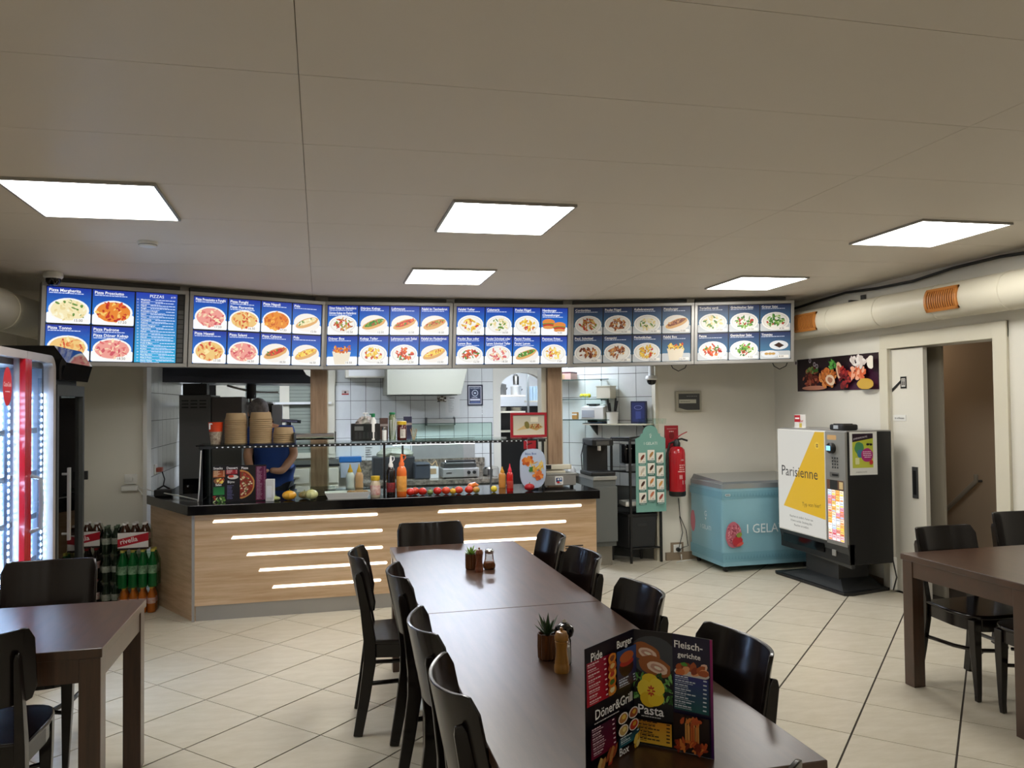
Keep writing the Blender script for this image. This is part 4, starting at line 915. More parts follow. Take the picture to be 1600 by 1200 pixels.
P=Print(9); P.rrect(0,0,.075,.075,.008,'#eceae6'); P.rrect(.010,.022,.040,.062,.006,'#22406e'); P.rrect(.040,.028,.066,.062,.006,'#3f6aa0'); P.ell(.030,.048,.009,.009,'#eceae6',10); P.ell(.052,.050,.008,.008,'#eceae6',10); P.ell(.030,.022,.015,.009,'#c8302a',10); P.rect(.020,.010,.058,.014,'#7a7a80')
P.build('sticker',M_print,t,(-.035,-.1505,.028),(1,0,0),(0,0,1))
t=thing('card_terminal','small dark card terminal left of the scale','terminal',(1.84,6.64,wz)); MB().box(-.03,-.05,0,.03,.05,.045).build('body',M_dark,t,bevel=.005); MB().box(-.024,-.02,.045,.024,.04,.048).build('screen',M_steeld,t)
t=thing('oval_food_sign','round-ended hanging sign with fried food, at the right end of the guard','sign',(1.795,6.50,0))
pts=[]
for k in range(24):
    a=2*math.pi*k/24; pts.append((.118*math.copysign(abs(math.cos(a))**.7,math.cos(a)), 1.075+.172*math.copysign(abs(math.sin(a))**.7,math.sin(a))))
MB().add([(x,0,z) for x,z in pts]+[(x,.006,z) for x,z in pts],[tuple(range(24)),tuple(range(47,23,-1))]+[(i,(i+1)%24,24+(i+1)%24,24+i) for i in range(24)]).build('board',mat('sign_blue','#aebdd6',.3),t)
P=Print(12); P.raw([(x*.96,(z-1.075)*.97) for x,z in pts],[tuple(range(24))],col('#b9c6dd')); P.text('Bijou Box',-.07,.120,.026,'#2c4a8e',maxw=.14,bold=.02)
for q in range(20): a=P.r.random()*6.28; P.ell(-.045+.045*P.r.random()*math.cos(a),.065+.035*math.sin(a)*P.r.random(),.020,.017,P.r.choice(['#c8642a','#d9843a','#b5501e']),9,a,.3)
for q in range(26): x=-.02+.11*P.r.random(); y=-.02+.07*P.r.random(); P.ell(x,y,.028,.005,P.r.choice(['#e8c05a','#d9a23a','#f0d27a']),8,R(20+90*P.r.random()))
for q in range(14): a=P.r.random()*6.28; P.ell(.04+.04*math.cos(a)*P.r.random(),-.06+.025*math.sin(a),.024,.015,P.r.choice(['#d9743a','#e8944a','#c8582a']),9,a,.3)
for q in range(8): P.ell(-.035+.02*P.r.random(),-.02+.03*P.r.random(),.016,.008,'#3f7a34',8,P.r.random()*3,.4)
P.build('food_print',M_print,t,(0,-.001,1.075),(1,0,0),(0,0,1),.0001)
MB().tube([(-.05,.003,1.23),(-.05,.003,1.325)],.002,n=5).tube([(.05,.003,1.23),(.05,.003,1.325)],.002,n=5).build('hanging_wire',M_chrome,t)
t=thing('red_notice','small red notice clipped under the rail above the oval sign','sign',(1.775,6.521,1.245)); MB().box(-.055,0,0,.055,.005,.07).build('card',M_redd,t); P=Print(2); P.poly([(.02,.030),(.07,.045),(.07,.055),(.02,.040)],'#3a0a12'); P.build('print',M_print,t,(-.05,-.0005,0),(1,0,0),(0,0,1))

# ------------------------------------------------------------------ wood pillars behind the counter
def pillar(lbl,x0,x1,y):
    t=thing('wooden_pillar',lbl,'pillar',((x0+x1)/2,y,0),group='oak clad pillars'); w=(x1-x0)/2
    MB().box(-w,-.07,0,w*.55,.07,2.5).build('wide_board',M_pillar,t); MB().box(w*.56,-.068,0,w,.07,2.5).build('narrow_board',M_pillar,t)
    MB().box(w,-.06,0,w+.012,.075,2.5).build('edge_strip',M_cream,t)
pillar('oak clad pillar behind the counter, left of centre',-.082,.062,7.20)
pillar('oak clad pillar behind the counter, by the scale',2.125,2.262,7.20)
struct('trim_4', MB().box(2.07,7.16,0,2.118,7.30,2.25), M_cream, label='cream strip on the left of the right pillar')

# ------------------------------------------------------------------ kitchen beyond the counter
def box_px(px0,py0,px1,py1,Y): a=ay(px0,py1,Y); b=ay(px1,py0,Y); return a.x,a.z,b.x,b.z
# shutters and window posts in the back wall
wn=struct('window_1', MB().box(-1.47,10.56,.95,.20,10.62,1.02).box(-1.47,10.56,1.92,.20,10.62,2.5), M_cream)
for (a,b) in ((338,372),(372,383),(437,452),(486,523)):
    p=ay(a,600,10.58).x; q=ay(b,600,10.58).x; MB().box(p,10.55,1.0,q,10.62,1.94).build('window_post',M_cream,wn)
for (a,b) in ((383,437),(452,486)):
    p=ay(a,600,10.58).x; q=ay(b,600,10.58).x; z=1.02
    while z<1.92:
        MB().box(p,10.585,z,q,10.60,z+.043).build('shutter_slat',mat('shutter','#8b9184',.5),wn); z+=.046
MB().box(-1.47,10.50,1.66,.15,10.57,1.69).build('ledge',M_white,wn)
t=thing('base_cabinet','cream kitchen cabinets with drawers below the shutters','cabinet',(-.2,9.7,0))
MB().box(-.6,0,.08,.42,.8,.90).build('carcass',M_cream,t); MB().box(-.6,-.01,.90,.43,.8,.93).build('worktop',M_black,t)
for k,x in enumerate((-.58,-.24,.10)):
    d=MB().box(x,-.02,.70,x+.31,0,.88).build('drawer',M_cream,t,bevel=.004); MB().box(x+.10,-.035,.78,x+.20,-.02,.80).build('handle',M_cream,d)
    d=MB().box(x,-.02,.10,x+.31,0,.67).build('door',M_cream,t,bevel=.004); MB().box(x+.27,-.035,.40,x+.285,-.02,.50).build('handle',M_cream,d)
t=thing('tall_cabinet','tall grey steel oven cabinet at the left kitchen wall','oven',(-1.03,8.0,0))
MB().box(-.285,0,.1,.0,.75,1.755).build('side_body',M_steeld,t,bevel=.003); MB().box(.005,.02,.1,.285,.75,1.735).build('front_body',mat('warm_steel','#56504c',.45,metal=.3),t,bevel=.003)
for r_ in range(3):
    for c_ in range(3): MB().box(-.262+c_*.08,-.004,1.63+r_*.032,-.20+c_*.08,.0,1.642+r_*.032).build('vent_slot',M_black,t)
MB().box(-.25,-.006,.80,-.02,0,.95).build('control_panel',M_blackg,t); MB().lathe([(.012,0),(.010,.02),(0,.021)],n=12,m=Matrix.Translation((-.20,-.006,.88))@Matrix.Rotation(R(90),4,'X')).build('knob',M_chrome,t)
for sx in(-.26,.26):
    MB().box(sx-.02,.05,0,sx+.02,.09,.1).build('foot',M_black,t)
t=thing('control_box','black box on top of the steel oven cabinet','box',(-1.18,8.1,1.757)); MB().prism([(-.11,-.06),(.11,-.06),(.11,.12),(-.11,.12)],0,.11).build('housing',M_black,t,bevel=.004); MB().tube([(.05,0,.11),(.09,0,.17),(.16,.03,.18),(.22,.02,.14)],.006).build('cable',M_black,t)
t=thing('extractor_hood','dark steel extractor hood above the oven corner','hood',(-.75,8.1,1.86))
MB().add([(-.72,-.1,.09),(.62,-.1,.09),(.62,.9,.09),(-.72,.9,.09),(-.72,-.1,.02),(.78,-.14,.0),(.78,.95,.0),(-.72,.95,.02),(-.72,-.05,.6),(.3,-.05,.6),(.3,.8,.6),(-.72,.8,.6)],[(0,1,5,4),(1,2,6,5),(2,3,7,6),(4,5,6,7),(0,8,9,1),(1,9,10,2),(2,10,11,3),(8,11,10,9),(0,4,7,3),(0,3,11,8)]).build('canopy',mat('hood_steel','#4c4e58',.3,metal=.7),t)
t=thing('grill_motor','vertical grill motor head with steel arms under the hood','grill motor',(-.70,8.55,1.70))
MB().lathe([(.05,.02),(.05,.17),(.03,.19)],n=14).build('motor',M_black,t); MB().lathe([(.02,-.06),(.02,.02)],n=12).build('spindle',M_chrome,t)
MB().tube([(-.24,0,.16),(-.10,0,.12),(0,0,.1)],.012).tube([(-.2,.05,.02),(-.05,0,-.03),(.06,0,-.05)],.016).tube([(.05,0,.09),(.27,0,.085)],.010).build('arm',M_steel,t); MB().box(-.02,-.05,-.10,.10,.05,-.055).build('drip_plate',M_steel,t)
# back dark appliance behind the person + tap
a=box_px(375,628,427,700,9.2); t=thing('dark_oven','black built-in oven front behind the bowls','oven',((a[0]+a[2])/2,9.2,0)); w=(a[2]-a[0])/2
MB().box(-w,0,.3,w,.4,a[3]).build('oven_body',M_blackg,t,bevel=.004); MB().box(-w,-.01,a[3]-.02,w,0,a[3]).build('steel_edge',M_steel,t); MB().box(-w,0,0,w,.4,.3).build('plinth',M_dark,t)
a=box_px(425,633,441,680,9.1); t=thing('steel_column','steel column of the beverage tap','column',((a[0]+a[2])/2,9.1,0)); w=(a[2]-a[0])/2; MB().box(-w,0,0,w,.12,a[3]).build('column',M_steel,t)
p=ay(450,660,9.0); t=thing('beer_tap','chrome tap with black handle behind the low bowl stack','tap',(p.x,9.0,p.z-.12)); MB().tube([(0,0,-1.3),(0,0,.12)],.022).build('stem',M_steeld,t); MB().tube([(-.07,0,.14),(.10,0,.13)],.022).build('head',M_chrome,t,smooth=True); MB().tube([(.10,0,.13),(.14,0,.125)],.02).build('knob',M_black,t); MB().tube([(-.02,-.01,.12),(-.02,-.03,-.02)],.012).tube([(.03,-.01,.12),(.03,-.03,0)],.012).build('spout',M_chrome,t)
# back tiled wall furniture
a=box_px(540,577,607,590,10.3); t=thing('wall_heater','flat cream wall unit high on the tiled kitchen wall','wall unit',((a[0]+a[2])/2,10.45,a[1])); w=(a[2]-a[0])/2; MB().box(-w,-.15,0,w,.16,.35).build('housing',M_cream,t,bevel=.004); MB().box(-w+.04,-.155,.02,w-.04,-.15,.3).build('front_panel',M_white,t)
a=box_px(605,577,727,617,9.9); t=thing('extractor_hood','wide beige extractor hood over the back worktop','hood',((a[0]+a[2])/2,9.9,a[1])); w=(a[2]-a[0])/2
MB().add([(-w,0,0),(w-.06,0,0),(w-.06,.7,0),(-w,.7,0),(-w+.0,0,.45),(w+.06,0,.45),(w+.06,.7,.6),(-w,.7,.6)],[(0,1,5,4),(1,2,6,5),(2,3,7,6),(3,0,4,7),(3,2,1,0),(4,5,6,7)]).build('canopy',mat('hood_beige','#8e8d7d',.4),t,bevel=.004)
MB().box(-w+.05,.05,-.01,w-.1,.65,0).build('filter',M_steeld,t)
def wallpic(name,lbl,cat,px0,py0,px1,py1,c,fn,Y=10.612,fr=None,group=None):
    x0,z0,x1,z1=box_px(px0,py0,px1,py1,Y); t=thing(name,lbl,cat,(x0,Y,z0),group=group); w,h=x1-x0,z1-z0
    MB().box(0,-.008,0,w,0,h).build('board',mat('pic'+c,c,.4),t)
    if fr: f=.018; MB().box(0,-.018,0,w,-.008,f).box(0,-.018,h-f,w,-.008,h).box(0,-.018,f,f,-.008,h-f).box(w-f,-.018,f,w,-.008,h-f).build('frame',mat('fr'+fr,fr,.4),t)
    P=Print(len(lbl)); fn(P,w,h); P.build('print',M_print,t,(0,-.0082,0),(1,0,0),(0,0,1),.0002); return t
def pf(P,w,h):
    P.rect(.02,.02,w-.02,h-.02,'#c9cbd2'); P.rect(.03,.03,w-.03,h-.03,'#26304f'); P.text('MASTER CARD'[:6]+'KARTE',w*.5,h*.80,.03,'#c8d0e0',maxw=w*.6,align='c'); P.ell(w*.5,h*.6,.045,.045,'#c8d0e0',16); P.ell(w*.5,h*.6,.036,.036,'#26304f',16); P.ell(w*.5,h*.6,.018,.012,'#c8d0e0',10); P.dashes(w*.3,w*.7,h*.38,.01,'#c8d0e0'); P.rect(w*.18,h*.24,w*.82,h*.33,'#d8dce6'); P.rect(w*.18,h*.12,w*.82,h*.20,'#5a6a9a')
wallpic('framed_notice','framed dark blue certificate on the tiled kitchen wall','poster',730,601,754,634,'#1c2340',pf,fr='#15182c')
wallpic('paper_note','white paper note pinned on the kitchen tiles beside the hood','note',696,618,718,650,'#d8d8d4',lambda P,w,h:(P.rect(0,0,w,h,'#dcdcd8'),P.dashes(w*.3,w*.7,h*.86,.012,'#555555'),lines(P,w*.2,w*.8,h*.15,h*.78,8,'#8a8a8a',False)))
wallpic('picture','small dark and white picture left of the paper note','picture',683,618,697,628,'#7a7468',lambda P,w,h:(P.rect(0,0,w,h,'#b8b2a4'),[P.ell(w*P.r.random(),h*P.r.random(),.02,.015,P.r.choice(['#3a3430','#efece2','#6a5a4a']),8,jit=.4,clip=(0,0,w,h)) for k in range(16)]))
wallpic('switch_plate','small red and white switch plate on the kitchen tiles','switch',534,610,545,617,'#c8b8b0',lambda P,w,h:(P.rect(0,0,w,h*.3,'#a8302a'),P.ell(w*.5,h*.6,.015,.015,'#3a2020',8)))
p=ay(752.5,643,10.61); t=thing('round_sticker','round black and white sticker on the tiles below the blue certificate','sticker',p); P=Print(1); P.ell(0,0,.048,.048,'#2a2a2a',20); P.ell(0,0,.042,.042,'#d8d8d4',20)
for a in range(3): b=R(90+120*a); P.ell(.016*math.cos(b),.016*math.sin(b),.012,.010,'#2a2a2a',8)
MB().lathe([(.05,0),(.05,.002)],n=20,m=Matrix.Rotation(R(90),4,'X')).build('disc',M_white,t); P.build('print',M_print,t,(0,-.0023,0),(1,0,0),(0,0,1))
a=box_px(666,652,711,665,10.5); t=thing('towel_dispenser','steel towel dispenser on the kitchen tiles under the hood','dispenser',((a[0]+a[2])/2,10.5,a[1])); w=(a[2]-a[0])/2; MB().box(-w+.01,0,0,w-.01,.10,a[3]-a[1]-.02).build('case',M_steel,t,bevel=.006); MB().box(-w,-.02,0,-w+.012,.11,a[3]-a[1]).box(w-.012,-.02,0,w,.11,a[3]-a[1]).build('bracket',M_steeld,t)
a=box_px(530,713,565,723,10.5); t=thing('paper_dispenser','blue and clear paper dispenser on the tiles behind the squeeze bottles','dispenser',((a[0]+a[2])/2,10.5,a[1])); w=(a[2]-a[0])/2; MB().box(-w,0,0,w,.11,a[3]-a[1]).build('lid',mat('disp_blue','#2f6aa8',.3),t,bevel=.01); MB().box(-w+.02,.01,-.20,w-.02,.11,0).build('case',mat('pale_grey','#a9afb6',.4),t)
wallpic('notice_sheet','white notice sheet with black lines behind the dark sauce bottle','note',569,697,592,717,'#dcdcd8',lambda P,w,h:(P.rect(0,0,w,h,'#dddcd6'),lines(P,w*.1,w*.9,h*.05,h*.95,5,'#3a3a3a',False,.006)))
# granite back worktop with appliances
a=ay(565,746,9.55); b=ay(782,746,9.55)
t=thing('granite_worktop','granite topped kitchen unit along the tiled back wall','worktop',(0,9.6,0)); ztop=.70
MB().box(a.x,-.05,ztop-.05,b.x+.02,1.0,ztop).build('worktop',M_granite,t); MB().box(a.x,.92,ztop,b.x+.0,1.0,ztop+.2).build('upstand',M_granite,t)
MB().box(a.x+.02,0,.08,b.x,.95,ztop-.05).build('carcass',M_grey,t); MB().box(a.x+.05,.05,0,b.x-.05,.9,.08).build('plinth',M_dark,t)
for k in range(3):
    x0=a.x+.04+k*(b.x-a.x-.06)/3; d=MB().box(x0,-.02,.1,x0+(b.x-a.x-.06)/3-.02,0,ztop-.07).build('door',M_grey,t,bevel=.003); MB().box(x0+.1,-.035,ztop-.13,x0+.35,-.02,ztop-.115).build('handle',M_steel,d)
p0=ay(590,740,10.0)
def onback(px,Y=10.0): return ay(px,740,Y).x
t=thing('black_bin','large black open container with a crumpled bag on the back worktop','container',(onback(615),10.05,ztop+.001)); w=.26
MB().box(-w,-.16,0,w,.16,.28).build('tub',M_dark,t,bevel=.01)
t=thing('pale_bag','crumpled greenish plastic bag bulging from the black container','bag',(onback(617),10.0,ztop+.27)); mb=MB(); mb.ball((0,0,.05),.16,14,8,(1.5,.8,.45)); q=random.Random(5); mb.v=[(x+q.uniform(-.015,.015),y+q.uniform(-.015,.015),z+q.uniform(-.015,.015)) for x,y,z in mb.v]; mb.build('bag',mat('pale_bag','#a9ab98',.4,var=.25,vscale=12),t)
t=thing('dark_toaster','small dark grey box beside the black container','box',(onback(656),9.82,ztop+.001)); MB().box(-.10,-.1,0,.10,.1,.21).build('housing',mat('slate','#3c4046',.4),t,bevel=.02); MB().box(-.08,-.102,.17,.08,-.1,.185).build('slot',M_black,t)
t=thing('carton_box','open white carton between the toaster and the contact grill','box',(onback(674),9.95,ztop+.001)); MB().box(-.075,-.08,0,.075,.08,.14).build('carton_body',M_white,t); MB().box(-.045,-.082,.05,.045,-.08,.12).build('cutout',M_card,t); MB().tube([(-.07,0,.14),(-.05,0,.2),(0,0,.16),(.05,0,.21),(.07,0,.14)],.012).build('crumpled_wrap',M_card,t)
t=thing('contact_grill','steel contact grill with two dials on the back worktop','grill',(onback(714),9.85,ztop+.005)); w=.235
MB().box(-w,-.16,.012,w,.16,.125).build('base',M_steel,t,bevel=.008); MB().box(-w+.02,-.13,.13,w-.03,.14,.185).build('press_plate',M_steeld,t,bevel=.008); MB().tube([(-w+.04,-.15,.215),(w-.05,-.15,.215)],.014).build('handle',M_black,t)
for sx in(-w+.04,w-.05): MB().tube([(sx,-.15,.215),(sx,-.1,.18)],.009,n=6).build('handle_arm',M_chrome,t)
for x in(.10,.17): MB().lathe([(.024,0),(.020,.022),(0,.023)],n=16,m=Matrix.Translation((x,-.16,.07))@Matrix.Rotation(R(90),4,'X')).build('dial',M_black,t)
for sx in(-.2,.2): MB().box(sx-.015,-.13,-.004,sx+.015,-.1,.012).build('foot',M_black,t)
MB().box(-.19,-.162,.06,-.12,-.16,.075).build('badge',M_chrome,t)
t=thing('steel_pot','low steel pot with shiny lid right of the contact grill','pot',(onback(763),9.85,ztop+.001)); MB().lathe([(.10,0),(.105,.005),(.105,.10),(.109,.103)],n=24).build('pot_body',M_chrome,t,smooth=True); MB().lathe([(.105,.103),(.09,.125),(.02,.14),(0,.141)],n=24).build('lid',M_chrome,t,smooth=True); MB().lathe([(.012,.14),(.014,.16),(0,.162)],n=12).build('knob',M_black,t)
# second low glass screen on the rear edge of the service unit and its steel back
t=thing('rear_service_unit','steel rear service unit with glass screen behind the counter','service unit',(1.25,8.1,0))
MB().box(-.45,0,.08,.62,.45,.68).build('carcass',M_steeld,t); MB().box(-.42,.04,0,.58,.42,.08).build('plinth',M_dark,t); MB().box(-.46,-.02,.68,.63,.46,.70).build('worktop',M_steel,t)
MB().box(-.40,.38,1.235,.62,.388,1.43).build('glass_screen',thin_glass('green_glass','#e9f5ef',.03),t); MB().box(-.40,.379,1.428,.62,.389,1.434).build('glass_edge',mat('glass_edge','#2c4a44',.2),t); MB().box(.615,.379,1.235,.621,.389,1.43).build('glass_edge',MATS['glass_edge'],t)
for sx in(-.38,.60): MB().box(sx-.01,.36,.70,sx+.01,.38,1.24).build('post',M_steeld,t)
MB().box(-.40,.25,1.225,.62,.45,1.235).build('shelf',M_glass,t)
# steel splash back on the tiles
a=box_px(645,702,742,722,10.58); t=thing('splash_back','brushed steel splash panel behind the contact grill','panel',((a[0]+a[2])/2,10.60,a[1])); w=(a[2]-a[0])/2; MB().box(-w,-.012,-.1,w,.012,.32).build('sheet',M_steel,t); MB().box(-w,-.02,.31,w,-.012,.32).build('top_edge',M_chrome,t)
# arch: store-room shelves seen through it
t=thing('store_shelf','store room shelving with steel pots behind the arch','shelf',(2.95,11.6,0))
MB().box(.17,-.02,0,.20,.0,2.4).build('upright',M_grey,t)
for (x0,x1,z) in ((-.30,.14,1.75),(-.30,.14,1.50),(.22,.55,1.66),(-.30,.14,1.20),(.22,.55,1.15)): MB().box(x0,0,z,x1,.35,z+.025).build('shelf_board',M_cream,t)
MB().box(-.33,.0,0,-.30,.35,1.78).build('side_board',M_cream,t); MB().box(.55,.0,0,.58,.35,1.7).build('side_board',M_cream,t); MB().box(-.3,.36,0,.58,.38,1.6).build('back_board',M_dark,t)
def potb(name,lbl,x,y,z,r,h,m,grp='pots on the store room shelf'):
    t=thing(name,lbl,'pot',(x,y,z),group=grp); MB().lathe([(r,0),(r,h),(r*1.04,h+.004)],n=18).build('pot_body',m,t,smooth=True); MB().lathe([(r*.98,h+.004),(r*.3,h+.02),(0,h+.022)],n=18).build('lid',m,t,smooth=True); MB().tube([(r,0,h*.7),(r*1.25,0,h*.72),(r,0,h*.5)],.007,n=5).build('handle',M_black,t)
potb('steel_pot','left steel pot on the top store room shelf',2.76,11.75,1.776,.065,.16,M_steeld); potb('steel_pot','wide steel pot on the top store room shelf',2.98,11.75,1.776,.085,.13,M_steel); potb('steel_pot','dark pot at the right end behind the arch',3.42,11.75,1.686,.07,.22,M_black)
t=thing('steel_cover','tall steel cover standing on the wide pot','cover',(2.98,11.75,1.935)); MB().lathe([(.05,0),(.05,.13),(.03,.15),(0,.15)],n=16).build('cover_body',M_chrome,t,smooth=True); MB().tube([(-.03,0,.15),(0,0,.165),(.03,0,.15)],.006).build('grip',M_black,t)
t=thing('ring_binders','row of pale blue ring binders on the right store room shelf','binders',(3.24,11.75,1.686))
for k in range(3): MB().box(-.06+k*.05,-.1,0,-.015+k*.05,.1,.22).build('binder',mat('binder_blue','#9fb6c4',.5),t,bevel=.002)
for k,(lb,x,c) in enumerate((('stack of white plates on the second store shelf',2.98,'#d8d2c0'),('stack of small plates on the second store shelf, left',2.74,'#c8c6c0'))):
    t=thing('plate_stack',lb,'plates',(x,11.75,1.526),group='plates in the store room')
    for q in range(4): MB().lathe([(.05,q*.014),(.085,q*.014+.012),(.086,q*.014+.014),(.05,q*.014+.006)],n=18).build('plate',mat('plate'+c,c,.3),t,smooth=True)
t=thing('steel_bowl','shiny steel bowl on the lower store room shelf','bowl',(2.98,11.7,1.226)); MB().lathe([(.04,0),(.09,.05),(.10,.09),(.095,.09),(.08,.05),(0,.01)],n=20).build('bowl_body',M_chrome,t,smooth=True); MB().lathe([(.101,.088),(.104,.092),(.101,.096)],n=20).build('rim',M_chrome,t)
t=thing('black_crate','black crate on the right lower store room shelf','crate',(3.38,11.72,1.176)); MB().box(-.10,-.1,0,.14,.1,.20).build('crate_body',M_black,t,bevel=.01); MB().box(-.1,-.105,.17,.14,.1,.20).build('rim',M_dark,t)

# right kitchen corner: glass shelves on the 45 degree tiled wall
N45=Vector((-.7071,-.7071,0)); rz45=math.atan2(-D45.y,-D45.x)   # local +x runs along the wall to the right (towards wall_back)
def on45(s,d,z): return P45+D45*s+N45*d+Vector((0,0,z))
def gshelf(lbl,s0,s1,z,dep):
    t=thing('glass_shelf',lbl,'shelf',on45((s0+s1)/2,0,z),rz45,group='glass shelves on the tiled kitchen corner'); w=(s1-s0)/2
    MB().box(-w,-dep,0,w,-.002,.008).build('shelf_glass',M_glass,t); MB().box(-w,-dep-.003,0,w,-dep,.008).build('front_edge',mat('glass_edge','#2c4a44',.2),t)
    for sx in(-w*.7,w*.7): MB().box(sx-.008,-dep*.7,-.012,sx+.008,-.002,0).build('bracket',M_chrome,t)
gshelf('upper glass shelf with a book box in the tiled kitchen corner',.42,1.2,1.885,.22)
gshelf('middle glass shelf with a cream tub in the tiled kitchen corner',.42,1.2,1.675,.22)
gshelf('lower glass shelf with the white printer in the tiled kitchen corner',.42,1.2,1.455,.22)
def box45(name,lbl,cat,s,d,z,w,dp,h,m,extra=None,grp=None):
    t=thing(name,lbl,cat,on45(s,d,z),rz45,group=grp); MB().box(-w/2,-dp/2,0,w/2,dp/2,h).build('body',m,t,bevel=.004)
    if extra: extra(t,w,dp,h)
    return t
def ex_tray(t,w,dp,h): MB().box(-w/2,-dp/2,h,w/2,dp/2,h+.016).build('lid',mat('maroon','#4a1c24',.5),t); MB().box(-w*.4,-dp/2-.002,.01,w*.2,-dp/2,h*.8).build('label',M_card,t)
box45('carton','pink and brown carton on the upper glass shelf','box',1.00,.12,1.894,.25,.16,.07,mat('pink_box','#b39488',.5),ex_tray)
box45('storage_tub','cream plastic tub on the middle glass shelf','tub',.50,.11,1.684,.16,.15,.125,M_cream,lambda t,w,dp,h:MB().box(-w/2-.005,-dp/2-.005,h,w/2+.005,dp/2+.005,h+.012).build('lid',M_cream,t,bevel=.003))
t=thing('yellow_lemons','bowl of yellow lemons on the middle glass shelf','bowl',on45(.74,.13,1.684),rz45); MB().lathe([(.04,0),(.07,.03),(.066,.03),(0,.008)],n=16).build('bowl',M_glass,t)
for k in range(4): MB().ball((-.04+.027*k,.01*(k%2),.035),.022,10,6).build('lemon',mat('lemon_yellow','#d9cf2e',.35),t,smooth=True)
def ex_pr(t,w,dp,h):
    MB().box(-w/2+.01,-dp/2-.004,.02,w*.1,-dp/2,h*.75).build('front_panel',mat('pale_grey','#a9afb6',.4),t); MB().add([(-w/2,-dp/2,h),(w/2,-dp/2,h),(w/2,dp/2,h+.03),(-w/2,dp/2,h+.03),(-w/2,dp/2,h),(w/2,dp/2,h)],[(0,1,2,3),(0,3,4),(1,5,2),(3,2,5,4)]).build('top_cover',M_white,t); MB().box(-w*.35,-dp*.2,h+.02,w*.1,dp*.3,h+.035).build('paper_slot',M_black,t)
box45('receipt_printer','white printer on the lower glass shelf','printer',.62,.12,1.464,.26,.19,.13,M_white,ex_pr)
box45('spice_box','small orange-brown box left of the white printer','box',.86,.13,1.464,.06,.05,.075,mat('ochre','#b5823e',.5),lambda t,w,dp,h:MB().box(-w/2,-dp/2-.001,h*.6,w/2,-dp/2,h*.8).build('label',M_white,t))
# wooden service board with knife block, blue menu, clipboard
t=thing('wall_board_shelf','narrow pale board shelf below the glass shelves','shelf',on45(.30,0,1.405),rz45); MB().box(-.42,-.24,0,.30,-.002,.012).build('board',M_cream,t)
for sx in(-.36,.24): MB().add([(sx,-.002,-.12),(sx,-.002,0),(sx,-.2,0),(sx+.01,-.002,-.12),(sx+.01,-.002,0),(sx+.01,-.2,0)],[(0,1,2),(5,4,3),(0,3,4,1),(1,4,5,2),(2,5,3,0)]).build('bracket',M_steeld,t)
t=thing('knife_tub','white tub of black-handled knives on the board shelf','knife holder',on45(.42,.14,1.418),rz45); MB().lathe([(.058,0),(.066,.12),(.062,.12),(.055,.01),(0,.01)],n=18).build('tub',M_white,t,smooth=True)
for k,(dx,dy,l) in enumerate(((-.03,.01,.26),(-.01,-.02,.22),(.02,.01,.27),(.035,-.01,.24))):
    MB().tube([(dx*.5,dy*.5,.03),(dx*1.2,dy,.13)],.006,n=5,flat=(1,.3)).build('blade',M_chrome,t); MB().tube([(dx*1.2,dy,.13),(dx*1.9,dy*1.3,l)],.011,n=6).build('handle',M_black,t)
t=thing('dark_folder','dark folder lying on the left end of the board shelf','folder',on45(.62,.13,1.412),rz45); MB().box(-.12,-.08,0,.12,.08,.012,rz=.15).build('folder_cover',M_black,t); MB().box(-.05,-.06,.0125,.11,.06,.018,rz=-.1).build('blue_pad',mat('pad_blue','#3a6a9a',.5),t); MB().box(-.10,.0,.018,.0,.07,.05,rz=.3).build('stapler',M_black,t)
t=thing('menu_stand','dark blue framed menu leaning on the tiles on the board shelf','menu frame',on45(.15,.07,1.418),rz45); MB().box(-.085,-.01,0,.085,.03,.235).build('frame',mat('navy','#1e2444',.4),t,bevel=.003)
P=Print(1); P.rect(0,0,.14,.20,'#2a3468'); P.ell(.07,.15,.045,.022,'#8a94c8',18); P.ell(.07,.15,.040,.018,'#2a3468',18); P.rect(.04,.03,.10,.11,'#3f4c8c'); P.build('print',M_print,t,(-.07,-.0105,.018),(1,0,0),(0,0,1))
t=thing('cup_pile','pile of clear plastic cups at the right end of the board shelf','cups',on45(-.02,.12,1.418),rz45)
for k in range(7): MB().lathe([(.020,0),(.028,.055)],n=12,m=Matrix.Translation((-.12+.042*k,(k%2)*.03-.02,0))).build('cup',M_glass,t)
# worktop with sink along the 45 wall and coffee machine
t=thing('steel_worktop','steel worktop with sink and grey cabinet fronts in the tiled kitchen corner','worktop',(2.6,7.8,0))
wp=[(2.65,7.33),(2.90,7.33),(2.90,7.96),(2.55,8.31),(2.25,8.0),(2.45,7.80),(2.65,7.80)]
def off(k): cx,cy=2.66,7.85; return [((x-cx)*k+cx-2.6,(y-cy)*k+cy-7.8) for x,y in wp]
MB().prism(off(1),.865,.90).build('worktop',M_steel,t,bevel=.002); MB().prism(off(.965),.20,.865).build('carcass',mat('slate_grey','#646866',.5),t); MB().prism(off(.86),0,.20).build('plinth',mat('plinth_grey','#8a857a',.6),t)
MB().box(-.25,.12,.9005,-.02,.34,.904,rz=R(-45),c=(-.13,.23)).build('sink_bowl',M_steeld,t); MB().tube([(-.02,.40,.90),(-.02,.40,1.08),(-.05,.37,1.13),(-.12,.30,1.11),(-.14,.28,1.05)],.011).build('tap',M_chrome,t,smooth=True)
MB().box(.055,-.485,.25,.295,-.462,.80).build('cabinet_front',MATS['slate_grey'],t,bevel=.002)
t=thing('green_tray','green cutting tray lying on the steel worktop','tray',Vector((2.42,8.0,.902)),rz45); MB().box(-.12,-.07,0,.12,.07,.02).build('tray_base',mat('green_tray','#3f9a7a',.4),t,bevel=.006); MB().box(-.12,-.07,.02,.12,-.06,.03).build('rim',MATS['green_tray'],t)
